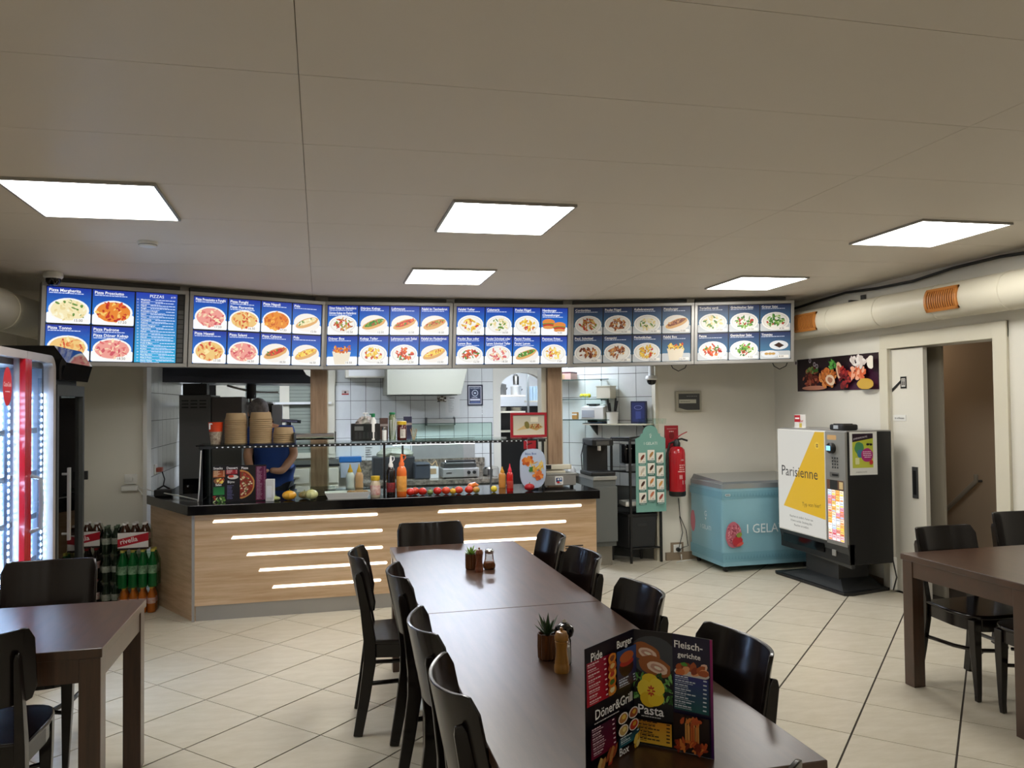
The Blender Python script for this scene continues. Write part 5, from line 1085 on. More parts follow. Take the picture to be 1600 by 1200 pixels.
t=thing('white_cup_upturned','small white dome cup on the steel worktop','cup',Vector((2.60,7.86,.902)),rz45); MB().lathe([(.045,0),(.04,.04),(.02,.06),(0,.062)],n=16).build('cup_body',M_white,t,smooth=True); MB().lathe([(.046,0),(.048,.004),(.046,.008)],n=16).build('rim',M_white,t)
t=thing('herb_pot','potted green herbs beside the sink','plant',Vector((2.50,8.22,.902)),rz45); MB().lathe([(.03,0),(.04,.07),(0,.07)],n=14).build('pot',M_black,t)
q=random.Random(6)
for k in range(22): a=q.random()*6.28; s=q.random()*.07; p=Vector((s*math.cos(a),s*math.sin(a)*.6,.09+.08*q.random())); MB().add([p,p+Vector((.02,.008,.006)),p+Vector((.035,0,.0)),p+Vector((.02,-.008,.004))],[(0,1,2,3)]).build('leaf',mat('herb_green','#3f7a3a',.5),t)
# ------------------------------------------------------------------ black rack with crates
t=thing('black_rack','black metal rack right of the counter','rack',(3.17,7.52,0))
RP=[(-.10,-.125),(.235,-.115),(.10,.09),(-.215,.10)]
for (x,y) in RP: MB().box(x-.011,y-.011,0,x+.011,y+.011,1.27).build('leg',M_black,t)
for z in (.14,.56,.92,1.24): MB().prism(RP,z,z+.014).build('shelf_board',M_black,t)
MB().tube([(RP[3][0],RP[3][1],1.27),(RP[0][0],RP[0][1],1.275),(0,-.125,1.285),(RP[1][0],RP[1][1],1.275)],.012).build('top_rail',M_black,t)
t=thing('storage_crate','large dark grey crate on the bottom shelf of the black rack','crate',(3.17,7.505,.155),R(2))
mb=MB(); mb.add([(-.12,-.09,0),(.17,-.09,0),(.08,.07,0),(-.18,.07,0),(-.13,-.105,.33),(.19,-.105,.33),(.10,.085,.33),(-.20,.085,.33)],[(0,1,5,4),(1,2,6,5),(2,3,7,6),(3,0,4,7),(3,2,1,0),(4,5,6,7)]); mb.build('crate_body',mat('crate_grey','#232426',.5),t,bevel=.008)
MB().prism([(-.135,-.11),(.195,-.11),(.105,.09),(-.205,.09)],.315,.345).build('rim',M_black,t,bevel=.004); MB().box(-.03,-.108,.22,.07,-.098,.25).build('handle',M_dark,t)
t=thing('white_tray','white tray on the second shelf of the black rack','tray',(3.15,7.50,.575)); MB().box(-.12,-.08,0,.13,.08,.01).box(-.13,-.09,.01,.14,-.08,.05).box(-.13,.08,.01,.14,.09,.05).box(-.13,-.09,.01,-.12,.09,.05).box(.13,-.09,.01,.14,.09,.05).build('tray_body',M_white,t,bevel=.003); MB().box(-.10,-.06,.01,.1,.06,.04).build('papers',mat('paper','#c9c6be',.8),t)
t=thing('white_tray','grey insert tray with round cups on the third shelf of the rack','tray',(3.15,7.50,.935)); MB().box(-.12,-.09,.06,.14,.09,.075).build('tray_top',mat('pale_grey','#a9afb6',.4),t)
for k in range(4): MB().lathe([(.022,0),(.029,.06)],n=14,m=Matrix.Translation((-.08+k*.062,-.05,0))).build('cup',MATS['pale_grey'],t)
t=thing('coffee_machine','black coffee machine on the grey cabinet left of the rack','coffee machine',(2.77,7.56,.902)); MB().box(-.10,-.15,.30,.13,.16,.37).box(-.10,.02,0,.13,.16,.30).box(-.13,-.20,0,.13,.16,.04).build('machine_body',M_black,t,bevel=.01); MB().box(-.06,-.155,.31,.08,-.15,.35).build('panel',M_steeld,t); MB().lathe([(.02,.25),(.02,.30)],n=12,m=Matrix.Translation((0,-.08,0))).build('spout',M_chrome,t); MB().tube([(-.10,.1,.33),(-.15,.05,.2),(-.16,.0,.05)],.006).build('cable',M_black,t)
t=thing('black_box','black appliance on the upper shelf of the rack','box',(3.14,7.50,1.012)); MB().box(-.12,-.08,.0,.12,.07,.20).build('housing',M_blackg,t,bevel=.01); MB().box(-.10,-.083,.15,-.04,-.08,.16).build('badge',M_chrome,t)
# ice cream sign
t=thing('ice_cream_sign','turquoise ice cream price sign with twelve pictures, hanging on the black rack','sign',(3.285,7.365,.52)); 
pts=[(-.165,0),(.165,0),(.165,.75)]
for k in range(9): pts.append((.155-.045*k/8-.02*math.sin(math.pi*k/8), .75+.045*k/8))
for k in range(9): a=math.pi*k/8; pts.append((.085*math.cos(a), .80+.085*math.sin(a)))
for k in range(9): pts.append((-(.155-.045*(8-k)/8-.02*math.sin(math.pi*k/8)), .75+.045*(8-k)/8))
pts.append((-.165,.75)); n=len(pts)
MB().add([(x,0,z) for x,z in pts]+[(x,.008,z) for x,z in pts],[tuple(range(n)),tuple(range(2*n-1,n-1,-1))]+[(i,(i+1)%n,n+(i+1)%n,n+i) for i in range(n)]).build('board',mat('sign_teal','#76a89c',.45),t)
P=Print(14); P.rect(-.15,.02,.15,.76,'#76a89c'); P.ell(0,.76,.04,.05,'#76a89c'); P.text('I GELATI',0,.685,.040,'#e6efe8',align='c',maxw=.19); P.text('G',0,.775,.034,'#e6efe8',align='c'); P.poly([(-.008,.768),(.008,.768),(0,.752)],'#e6efe8')
for c_ in range(3):
    for r_ in range(4):
        x=-.135+c_*.095; z=.50-r_*.135+(.028 if c_==1 else 0); P.rect(x,z,x+.078,z+.105,'#e8e4d8'); P.rect(x,z-.018,x+.078,z-.003,'#3f6f68'); P.dashes(x+.01,x+.07,z-.013,.005,'#cfe0da',.3,.008,.02)
        cc=[['#7a3a2a','#b0824a','#6a3a2a'],['#c8bfae','#4a2a1c','#8a7a5a'],['#4a2a20','#d08a4a','#d9a45a'],['#3a2420','#c87a5a','#a0463a']][r_][c_]
        P.ell(x+.043,z+.058,.014,.034,cc,12,R(-35)); P.poly([(x+.018,z+.012),(x+.024,z+.012),(x+.034,z+.038),(x+.026,z+.034)],'#c9a86a'); P.dashes(x+.045,x+.072,z+.01,.006,'#5a5a5a',.3,.006,.012)
P.build('print',M_print,t,(0,-.0006,0),(1,0,0),(0,0,1),.0002)
for sx in(-.13,.13): MB().tube([(sx,.008,.70),(sx,.035,.74),(sx,.05,.76)],.004,n=5).build('hook',M_black,t)

# ------------------------------------------------------------------ fire extinguisher
t=thing('fire_extinguisher','red fire extinguisher hanging on the cream wall','fire extinguisher',(3.565,7.34,.675))
MB().lathe([(.078,0),(.085,.01),(.086,.05)],n=28).build('black_base',M_black,t,smooth=True)
MB().lathe([(.084,.05),(.085,.06),(.085,.43),(.078,.475),(.055,.50),(.03,.51)],n=28).build('cylinder',M_red,t,smooth=True)
MB().lathe([(.035,.505),(.036,.545),(.025,.56),(.02,.58)],n=16).build('valve',M_black,t,smooth=True)
MB().tube([(0,-.01,.575),(.05,-.01,.585),(.115,-.01,.565)],.010,n=6).build('lower_lever',M_black,t,smooth=True)
MB().tube([(0,-.01,.60),(.05,-.01,.63),(.11,-.01,.655)],.009,n=6,flat=(1.3,.6)).build('upper_lever',M_redd,t,smooth=True)
MB().tube([(-.02,0,.56),(-.08,0,.54),(-.105,0,.44),(-.105,0,.15),(-.10,0,.06)],.011,n=8).build('hose',M_black,t,smooth=True)
P=Print(3); P.rect(.0,.04,.10,.31,'#b01521'); P.text('ABC',.035,.285,.022,'#e8c8c4'); 
for q in range(4): P.dashes(.02,.085,.235-q*.022,.010,'#e0b0ac',.3,.01,.03)
P.rect(.02,.10,.05,.14,'#e0b0ac'); P.dashes(.005,.09,.17,.01,'#e0b0ac'); P.rect(.055,.045,.098,.085,'#e2dfd6'); 
vv=[]
for (x,y,l) in P.v:
    a=(x-.045)/.0865; vv.append((x,y,l))
o=P.build('label_print',M_print,t,(0,0,0),(1,0,0),(0,0,1))
for v in o.data.vertices:
    a=(v.co.x-.045)/.0865+.12; v.co=Vector((.0858*math.sin(a),-.0858*math.cos(a),v.co.z+.02+.06))
t=thing('extinguisher_sign','dark red plate on the wall above the fire extinguisher','sign',(3.555,7.44,1.16)); MB().box(-.075,-.004,0,.075,.006,.235).build('plate',M_redd,t); P=Print(8); P.ell(.0,.13,.03,.04,'#7a1018',12); P.dashes(-.03,.03,.17,.008,'#e8c8c4',.3,.01,.02); P.rect(-.055,.20,.055,.203,'#e8c8c4'); P.build('print',M_print,t,(0,-.0045,0),(1,0,0),(0,0,1))
# fuse box
t=thing('fuse_box','grey fuse box with dark window on the cream wall','fuse box',(3.745,7.45,1.54)); MB().box(-.145,-.045,0,.145,0,.215).build('case',mat('fuse_grey','#a5a190',.45),t,bevel=.008)
P=Print(6); P.poly([(-.12,.04),(-.05,.02),(-.02,.015),(.12,.015),(.12,.185),(-.12,.185)],'#3a3c3c'); P.rect(-.115,.085,.08,.125,'#b9b8a8'); P.dashes(-.10,.02,.10,.006,'#6a6a60'); P.dashes(-.03,.09,.155,.008,'#7a7c7c'); P.build('window',M_print,t,(0,-.0455,0),(1,0,0),(0,0,1))
# outlet low on the wall with cords
t=thing('wall_outlet','low wall outlet with plugged cords beside the freezer','outlet',(3.60,7.45,.04)); MB().box(-.07,-.012,.0,.07,0,.14).build('back_plate',MATS['skirting'],t); MB().box(-.045,-.022,.025,.045,-.012,.12).build('socket',M_white,t,bevel=.003); MB().lathe([(.022,0),(.02,.03),(0,.031)],n=14,m=Matrix.Translation((.0,-.022,.07))@Matrix.Rotation(R(90),4,'X')).build('plug',M_black,t)
t=thing('power_cord','thin black cord looping down the wall from the extinguisher to the low outlet','cord',(0,0,0)); MB().tube([(3.62,7.43,.64),(3.635,7.435,.45),(3.70,7.43,.30),(3.72,7.43,.14),(3.66,7.42,.13),(3.605,7.40,.11)],.004,n=5).tube([(3.60,7.40,.13),(3.66,7.43,.28),(3.63,7.435,.45)],.004,n=5).build('cord',M_black,t,smooth=True)
t=thing('power_cord','white cord from the low outlet along the floor','cord',(0,0,0)); MB().tube([(3.63,7.41,.06),(3.62,7.38,.012),(3.52,7.30,.006),(3.66,7.36,.006),(3.82,7.40,.006)],.005,n=5).build('cord',M_white,t,smooth=True)

# ------------------------------------------------------------------ chest freezer
t=thing('ice_cream_freezer','turquoise ice cream chest freezer against the back wall','freezer',(4.23,7.06,0)); fw,fd=.50,.33
fz=MB(); pts=[]
for cx,cy,a0 in ((fw-.03,fd-.03,0),(-fw+.03,fd-.03,90),(-fw+.03,-fd+.03,180),(fw-.03,-fd+.03,270)):
    for k in range(5): a=R(a0+22.5*k); pts.append((cx+.03*math.cos(a),cy+.03*math.sin(a)))
fz.prism(pts,.06,.80); M_frz=mat('freezer_blue','#84b4c4',.3,var=.08,vscale=3); fz.build('body',M_frz,t,smooth=True)
MB().prism([(x*1.004,y*1.006) for x,y in pts],.80,.845).build('top_collar',mat('freezer_grey','#8f979b',.35,metal=.3),t,smooth=True)
MB().add([(-fw+.01,-fd+.01,.845),(fw-.01,-fd+.01,.845),(fw-.01,fd-.01,.845),(-fw+.01,fd-.01,.845),(-fw+.03,-fd+.03,.865),(fw-.03,-fd+.03,.865),(fw-.03,fd-.03,.895),(-fw+.03,fd-.03,.895)],[(0,1,5,4),(1,2,6,5),(2,3,7,6),(3,0,4,7),(4,5,6,7)]).build('glass_lid',mat('lid_glass','#6a7072',.1,coat=.5),t)
for sx in(-1,1):
    for sy in(-1,1):
        c=MB(); c.tube([(sx*(fw-.06)-.012,sy*(fd-.06),.027),(sx*(fw-.06)+.012,sy*(fd-.06),.027)],.027,n=12).box(sx*(fw-.06)-.02,sy*(fd-.06)-.015,.045,sx*(fw-.06)+.02,sy*(fd-.06)+.015,.062); c.build('caster',M_black,t)
P=Print(21); P.rect(.0,.10,1.0,.19,'#74a6b7'); P.rect(0,.70,1.0,.775,'#74a6b7')
for k in range(30): x=.02+k*.033; P.poly([(x,.12),(x+.014,.165),(x+.028,.12),(x+.014,.13)],'#6a9cae'); P.poly([(x,.715),(x+.014,.76),(x+.028,.715),(x+.014,.725)],'#6a9cae')
P.text('I GELATI',.255,.37,.125,'#e4eef0',cond=.95); P.ell(.11,.36,.085,.125,'#c06a7a',22,0,.06)
for k in range(60): a=P.r.random()*6.28; s=math.sqrt(P.r.random()); P.ell(.11+.075*s*math.cos(a),.37+.11*s*math.sin(a),.010,.007,P.r.choice(['#a84a60','#d98a96','#8e3a50','#e0a0a8']),7,P.r.random()*3,.4)
P.ell(.145,.30,.055,.045,'#b8343e',14,.3,.15); P.ell(.17,.27,.04,.016,'#d05a50',12,.4); P.ell(.16,.36,.03,.02,'#8a9a4a',10,.4,.4); P.rrect(.02,.735,.075,.755,.008,'#cfd8da'); P.rrect(.024,.739,.071,.751,.006,'#7a8a90')
P.build('front_print',M_print,t,(-fw+.0,-fd-.0005,.0),(1,0,0),(0,0,1),.0002)
P=Print(22); P.text('G',.33,.50,.075,'#d8e4e6',align='c'); P.poly([(.315,.485),(.345,.485),(.33,.46)],'#d8e4e6'); P.text('I GELATI',.33,.37,.06,'#d8e4e6',align='c',maxw=.36); P.ell(.06,.42,.05,.11,'#c06a7a',18,0,.06)
P.rect(0,.10,.66,.19,'#74a6b7'); P.rect(0,.70,.66,.775,'#74a6b7')
P.build('side_print',M_print,t,(-fw-.0005,fd,0),(0,-1,0),(0,0,1),.0002)

# ------------------------------------------------------------------ vending machine (faces -X)
t=thing('vending_machine','black vending machine with a large yellow and white front, by the sliding door','vending machine',(4.25,5.58,0))
vw=.98; vd=.43   # along +Y, depth +X (local axes = world axes)
MB().prism([(-.04,1.03),(-.06,.98),(.0,.08),(.07,.06),(.50,.14),(.50,1.03)][::1],0,.025).build('base_plate',M_black,t,bevel=.004)
MB().add([(-.02,.95,.025),(.02,.12,.025),(.46,.16,.025),(.46,.98,.025),(.12,.70,.10),(.12,.28,.10),(.42,.28,.10),(.42,.75,.10)],[(0,1,5,4),(1,2,6,5),(2,3,7,6),(3,0,4,7),(4,5,6,7),(3,2,1,0)]).build('base_ramp',mat('vend_dark','#2c2d2d',.5),t)
MB().box(.10,.28,.09,.40,.74,.27).build('column',M_dark,t)
MB().box(.0,.0,.27,vd,vw,1.375).build('cabinet',M_black,t,bevel=.005)
MB().box(-.002,.0,1.375,vd,vw,1.385).build('top_trim',M_alu,t)
MB().add([(-.015,.0,.44),(-.015,vw,.44),(.02,vw,.28),(.02,.0,.24),(.05,.0,.44),(.05,vw,.44),(.05,vw,.28),(.05,.0,.24)],[(0,3,2,1),(4,5,6,7),(0,1,5,4),(1,2,6,5),(2,3,7,6),(3,0,4,7)]).build('lower_tray',mat('vend_grey','#333434',.4),t)
MB().box(-.012,.32,.325,-.002,.92,.40).build('output_slot',M_blackg,t)
MB().box(-.012,.16,.32,-.002,.21,.37).build('key_plate',M_steel,t)
MB().box(-.02,.265,.435,.0,vw,1.375).build('front_panel',mat('vend_white','#dcdbd2',.3),t,bevel=.003)
MB().box(-.022,.0,.42,.0,.262,1.375).build('selection_strip',mat('vend_silver','#9b9a94',.35,metal=.4),t,bevel=.003)
M_vl=printed('vend_lit',.8,.3)
P=Print(31); Wp=vw-.265-.02; Hp=.92; P.rect(0,0,Wp,Hp,'#dedcd3')
P.poly([(.0+.075,.215),(Wp,.165),(Wp,Hp),(Wp-.13,Hp)],'#e3b410')
P.text('Parisienne',.055,.50,.135,'#1d1d22',maxw=Wp*.80)
P.ell(Wp-.10,.80,.032,.032,'#f0c83a',16); P.rect(Wp-.112,.785,Wp-.086,.813,'#4a3a20'); P.rect(Wp-.105,.792,Wp-.093,.806,'#f0c83a')
P.text('Typ von hier!',Wp-.33,.245,.05,'#5a4410',maxw=.28,rot=R(3)); 
for k,s in enumerate(('Rauchen ist tödlich. Fumer tue.','Il fumo uccide. Smoking kills.','Rauchen ist tödlich.')): P.text(s,Wp*.5,.125-k*.038,.028,'#2a2a2a',maxw=.36,align='c')
P.build('front_print',M_vl,t,(-.0215,vw-.012,.445),(0,-1,0),(0,0,1),.0002)
P=Print(32); w=.235; P.rrect(.02,.86,.14,.90,.008,'#c8a06a'); P.ell(.09,.79,.045,.045,'#16181a',20); P.rrect(.05,.762,.115,.815,.006,'#7ac8f0')
for r_ in range(4):
    for c_ in range(3): P.rect(.08+c_*.032,.62+r_*.026,.098+c_*.032,.636+r_*.026,'#3a3a3a')
P.rrect(.05,.545,.17,.585,.006,'#5f5e5a'); P.rect(.08,.555,.16,.572,'#111111'); P.rect(.01,.44,.225,.52,'#6a4a3a'); P.rect(.05,.44,.15,.52,'#2c2c2c'); P.rect(.17,.45,.22,.51,'#d9c08a')
P.build('controls',M_print,t,(-.0226,.25,.445),(0,-1,0),(0,0,1),.0002)
MB().lathe([(.045,0),(.045,.03),(.035,.04),(0,.04)],n=20,m=Matrix.Translation((-.024,.16,1.235))@Matrix.Rotation(R(-90),4,'Y')).build('round_display',M_black,t,smooth=True)
MB().box(-.068,.135,1.215,-.064,.185,1.255).build('display_screen',emit('blue_lcd','#8fd4ff',1.6,False),t)
M_vbtn=printed('vend_buttons',1.3,.3)
pal=['#e8a0b8','#f4d9c0','#f0c86a','#f6e6c8','#d9e6f4','#e88a7a','#f2b45a','#ffffff']
for r_ in range(9):
    for c_ in range(4):
        P=Print(400+r_*4+c_); P.rect(0,0,.048,.046,pal[(r_*3+c_*5+r_//2)%8] if r_ else '#f0c0c8'); P.rect(.004,.004,.044,.016,P.r.choice(['#c84a4a','#f4d040','#e88a3a','#f8f4ea','#b0c8e8'])); P.dashes(.006,.042,.028,.006,'#8a5a4a',.3,.006,.012)
        P.build('product_button',M_vbtn,t,(-.0225,.235-c_*.052,.455+r_*.0475),(0,-1,0),(0,0,1))
# side poster in a white sheet
MB().box(.02,-.004,1.015,.285,-.001,1.375).build('side_sheet',M_white,t)
P=Print(33); P.rect(0,0,.20,.285,'#b9c23a','#c8cc4a'); P.poly([(0,.285),(.20,.285),(.20,.245),(0,.215)],'#2a1826'); P.text('JUGENDSCHUTZ',.01,.235,.018,'#d8d0d8',maxw=.17,rot=R(8),bold=.02)
P.ell(.065,.165,.045,.05,'#4a8a5a',16,0,.15); P.ell(.075,.12,.03,.035,'#3f7a9a',12,0,.2); P.ell(.14,.105,.058,.058,'#b0307a',20,0,.06); P.dashes(.10,.18,.13,.006,'#f0d0e0'); P.dashes(.10,.18,.115,.006,'#f0d0e0'); P.dashes(.10,.18,.10,.006,'#f0d0e0'); P.dashes(.11,.17,.085,.006,'#f0d0e0')
P.ell(.145,.195,.016,.010,'#1a1420',10); P.ell(.175,.193,.014,.010,'#1a1420',10); P.rect(.145,.198,.178,.202,'#1a1420'); P.ell(.175,.045,.018,.02,'#c83a3a',12); P.rrect(.02,.03,.06,.085,.006,'#dfe0a8')
P.build('side_poster',M_print,t,(.045,-.0045,1.075),(1,0,0),(0,0,1)); P=Print(34); P.text('JUGENDSCHUTZ',.0,.0,.014,'#3a3a3a',maxw=.14); P.build('side_caption',M_print,t,(.075,-.0045,1.035),(1,0,0),(0,0,1))
t=thing('payment_reader','black card reader on top of the vending machine','card reader',(4.30,5.72,1.386)); MB().prism([(-.05,-.09),(.10,-.09),(.10,.09),(-.05,.09)],0,.05).build('reader_body',M_black,t,bevel=.012); MB().box(-.053,-.03,.012,-.05,.03,.042).build('keypad',mat('pale_grey','#a9afb6',.4),t); MB().box(-.03,-.06,.05,.07,.06,.056).build('top_cover',M_blackg,t)
t=thing('price_card','small red and white price card on top of the vending machine','sign',(4.36,6.38,1.386)); MB().box(-.004,-.085,0,.0,.085,.125).box(-.03,-.085,0,.03,.085,.004).build('acrylic_stand',M_white,t)
P=Print(35); P.rect(0,0,.17,.12,'#dcd8d0'); P.rect(.0,.05,.09,.115,'#b8202e'); P.rect(.01,.078,.075,.092,'#efe6e2'); P.text('75er',.075,.045,.035,'#b8202e',maxw=.085,bold=.03,rot=R(8)); P.rect(.075,.0,.115,.04,'#c8b04a'); P.build('print',M_print,t,(-.0045,.085,.004),(0,-1,0),(0,0,1))
t=thing('power_cord','grey cord behind the vending machine base','cord',(0,0,0)); MB().tube([(4.70,5.62,.30),(4.72,5.60,.14),(4.70,5.62,.03)],.006,n=5).build('cord',M_black,t,smooth=True)
MB().box(4.705,5.635,.03,4.755,5.66,.30).build('cable_cover',M_white,t)

# ------------------------------------------------------------------ right wall: food poster, door sticker
t=thing('food_poster','wide dark poster of grilled food on the right wall','poster',(4.775,7.02,1.735)); MB().box(-.002,-1.19,0,.004,0,.325).build('board',mat('poster_dark','#2c1622',.4),t)
P=Print(41); P.rect(0,0,1.19,.325,'#1a0e12','#2a1222'); P.rect(.8,.0,1.19,.325,'#241018','#451a38')
def blob(cx,cy,rx,ry,cols,n,s): 
    for k in range(n):
        a=P.r.random()*6.28; q=math.sqrt(P.r.random()); P.ell(cx+rx*q*math.cos(a),cy+ry*q*math.sin(a),s*(.5+P.r.random()),s*.6*(.5+P.r.random()),P.r.choice(cols),8,P.r.random()*3,.4,clip=(0,0,1.19,.325))
blob(.25,.13,.13,.09,['#6a2a1e','#8e3a28','#4a1c16','#a85a40'],60,.028); blob(.27,.21,.09,.03,['#3f6a2e','#7a8a4a'],20,.02); P.ell(.30,.03,.20,.022,'#b87a62',16)
blob(.52,.12,.12,.09,['#c8702e','#a8501e','#d98a4a'],50,.03); P.ell(.56,.10,.07,.05,'#e8cdb0',16,-.3,.1); P.ell(.56,.10,.04,.028,'#b87a5a',12,-.3,.2); P.ell(.70,.18,.045,.09,'#e0b898',14,.3,.1); P.ell(.70,.18,.025,.06,'#b5654a',12,.3,.2)
blob(.60,.24,.05,.04,['#3f8a3a','#5fa84a'],22,.018); blob(.78,.12,.08,.10,['#8e1e22','#b03028','#6a141a'],44,.024); blob(.97,.16,.10,.07,['#e8845a','#d9643a','#f0b090'],34,.03); blob(1.0,.26,.10,.04,['#efe8e2','#dcd0c8'],26,.028); P.ell(1.08,.05,.11,.05,'#c9a03a',16,0,.1,clip=(0,0,1.19,.325)); P.ell(1.16,.24,.05,.06,'#efe8da',14,0,.1,clip=(0,0,1.19,.325))
for (x,z) in ((.29,.30),(.36,.26),(.40,.24),(.06,.29)): P.ell(x,z,.018,.022,'#b8b0b8',12); P.ell(x,z,.012,.016,'#241018',12)
P.build('print',M_print,t,(-.0025,0,0),(0,-1,0),(0,0,1),.0002)
t=thing('toilet_sign','small toilet pictogram with a slanted black bar on the sliding door','sign',(4.797,5.56,1.735)); MB().box(-.0005,-.034,0,.002,.034,.10).build('plate',M_black,t); P=Print(1); P.rect(.012,.015,.056,.085,'#d8d4cc')
for x in(.024,.044): P.ell(x,.072,.006,.007,'#1a1a1a',8); P.rect(x-.006,.025,x+.006,.062,'#1a1a1a')
P.build('print',M_print,t,(-.001,.034,0),(0,-1,0),(0,0,1)); MB().add([(-.001,.034,.045),(-.001,.034,.07),(-.001,.135,.0),(-.001,.135,-.03),(.001,.034,.045),(.001,.034,.07),(.001,.135,.0),(.001,.135,-.03)],[(0,1,2,3),(7,6,5,4),(0,4,5,1),(1,5,6,2),(2,6,7,3),(3,7,4,0)]).build('arrow_bar',M_black,t)
t=thing('door_label','small white printed label on the sliding door','label',(4.797,5.69,1.46)); MB().box(-.001,-.15,0,.002,0,.05).build('plate',M_white,t); P=Print(2); P.text('zu schliessen',.02,.016,.024,'#3a3a3a',maxw=.11,bold=.03); P.build('print',M_print,t,(-.0015,0,0),(0,-1,0),(0,0,1))
# cables at the ceiling by the duct and on the left wall
t=thing('ceiling_cable','black cable running along the top of the right wall above the duct','cord',(0,0,0)); pth=[]
for k in range(14): y=2.0+k*.42; pth.append((4.74,y,cz(4.74,y)-.045-.02*math.sin(k*1.7)))
MB().tube(pth,.012,n=6).build('cord',M_black,t,smooth=True)
t=thing('wall_outlet','white triple socket with cables on the wall left of the kitchen opening','outlet',(-1.575,7.25,.985)); MB().box(-.05,-.02,0,.05,0,.085).build('socket',M_white,t,bevel=.005); MB().lathe([(.022,0),(.022,.03),(0,.031)],n=14,m=Matrix.Translation((0,-.02,.045))@Matrix.Rotation(R(90),4,'X')).build('plug',M_white,t); MB().box(-.07,-.05,-.055,.06,-.005,-.01).build('adapter',M_white,t,bevel=.006); MB().tube([(.05,-.03,-.03),(.09,-.05,-.07),(.11,-.10,-.09)],.005,n=5).build('cord',M_white,t)
t=thing('power_cord','white cord drooping from the triple socket over the worktop to the display','cord',(0,0,0)); MB().tube([(-1.50,7.20,.955),(-1.36,7.1,.93),(-1.1,6.85,.905),(-.95,6.62,.897),(-.93,6.50,.90),(-.915,6.45,1.0),(-.90,6.44,1.30)],.005,n=5).build('cord',M_white,t,smooth=True)
t=thing('wall_outlet','outlet with a red-brown plug on the tiled left kitchen wall','outlet',(-1.462,7.66,1.03)); MB().box(0,-.05,0,.012,.05,.09).build('socket',M_white,t,bevel=.003); MB().box(.012,-.03,.02,.06,.05,.06).build('plug',mat('brick_plug','#9a4630',.5),t,bevel=.006); MB().tube([(.05,.03,.03),(.07,.05,-.05),(.06,.04,-.12)],.006,n=5).build('cord',M_black,t)
t=thing('hand_sponge_box','dark mug and cloths at the left back end of the worktop','box',(-1.28,7.05,.8905)); MB().box(-.07,-.04,0,.07,.04,.06).build('box_body',M_black,t,bevel=.01); MB().tube([(-.05,0,.06),(0,0,.09),(.05,0,.06)],.008).build('handle',M_black,t)
for k,(a,b,dp) in enumerate((((1060,575),(1085,575),.03),((1218,572),(1226,580),.03))):
    p=ay(a[0],a[1],6.86 if k==0 else 6.70); 
    t=thing('hanging_cable','loose cable loop under the %s board'%('fifth' if k==0 else 'rightmost'),'cord',p,group='cable loops under the boards'); MB().tube([(-.09,0,.06),(-.06,0,.0),(0,0,-.03),(.07,0,0),(.10,0,.06)],.005,n=5).build('cord',M_dark,t,smooth=True)

# ------------------------------------------------------------------ red framed fridge (faces +X), local x runs along world Y
FX=-1.6
t=thing('glass_door_fridge','lit two-door drinks fridge with red centre stile and rounded silver frame','fridge',(FX,4.40,0)); fh=1.965; fw_=.98; fd_=.62
M_frame=mat('fridge_silver','#b5aca6',.35,metal=.35); M_inner=mat('fridge_inner','#c9d8ea',.4); M_fglass=thin_glass('fridge_glass','#f6faff',.04,.01)
MB().box(-fd_,0,.0,-.06,.03,fh-.03).box(-fd_,fw_-.03,.0,-.06,fw_,fh-.03).box(-fd_,.03,.0,-fd_+.03,fw_-.03,fh-.03).box(-fd_+.03,.03,fh-.08,-.06,fw_-.03,fh-.03).box(-fd_+.03,.03,0,-.06,fw_-.03,.22).build('cabinet',mat('fridge_side','#5a5856',.4,metal=.3),t)
MB().box(-fd_+.03,.031,.22,-fd_+.035,fw_-.031,fh-.08).box(-fd_+.03,.03,.22,-.07,.034,fh-.08).box(-fd_+.03,fw_-.034,.22,-.07,fw_-.03,fh-.08).build('lining',M_inner,t)
def door_ring(y0,y1,z0,z1,fr,rad,x0,x1,rc):
    # ring with rounded outer corner at one top side
    def loop(i):
        p=[]; a0,a1,b0,b1=y0+i,y1-i,z0+i,z1-i; r=max(rad-i,.005)
        for (cy,cz_,s0,big) in ((a1,b1,0,rc=='r'),(a0,b1,90,rc=='l'),(a0,b0,180,False),(a1,b0,270,False)):
            rr=r if big else .006
            for k in range(7):
                a=R(s0+15*k); sy=-1 if s0 in(0,270) else 1; sz=-1 if s0 in(0,90) else 1
                p.append((cy+sy*rr+rr*math.cos(a), cz_+sz*rr+rr*math.sin(a)))
        return p
    o_,i_=loop(0),loop(fr); n=len(o_)
    vs=[(x0,a,b) for a,b in o_]+[(x1,a,b) for a,b in o_]+[(x0,a,b) for a,b in i_]+[(x1,a,b) for a,b in i_]
    fs=[]
    for k in range(n):
        j=(k+1)%n; fs+=[(k,j,n+j,n+k),(2*n+k,3*n+k,3*n+j,2*n+j),(n+k,n+j,3*n+j,3*n+k),(k,2*n+k,2*n+j,j)]
    return MB().add(vs,fs)
for (a,b,rc) in ((.004,.488,'l'),(.492,.976,'r')):
    d=door_ring(a,b,.10,fh,.045,.09,-.055,.0,rc).build('door',M_frame,t)
    MB().box(-.03,a+.04,.14,-.024,b-.04,fh-.04).build('door_glass',M_fglass,d)
for (a,b) in ((.440,.488),(.492,.54)):
    MB().box(-.022,a,.12,.006,b,fh-.045).build('red_stile',M_red,t)
MB().tube([(.004,.535,1.26),(.05,.545,1.24),(.055,.55,1.10),(.05,.545,.96),(.004,.535,.94)],.013,n=8).build('handle',mat('handle_grey','#aebac8',.3,metal=.5),t,smooth=True)
MB().box(-.5,.05,0,-.07,.93,.09).build('plinth',M_black,t)
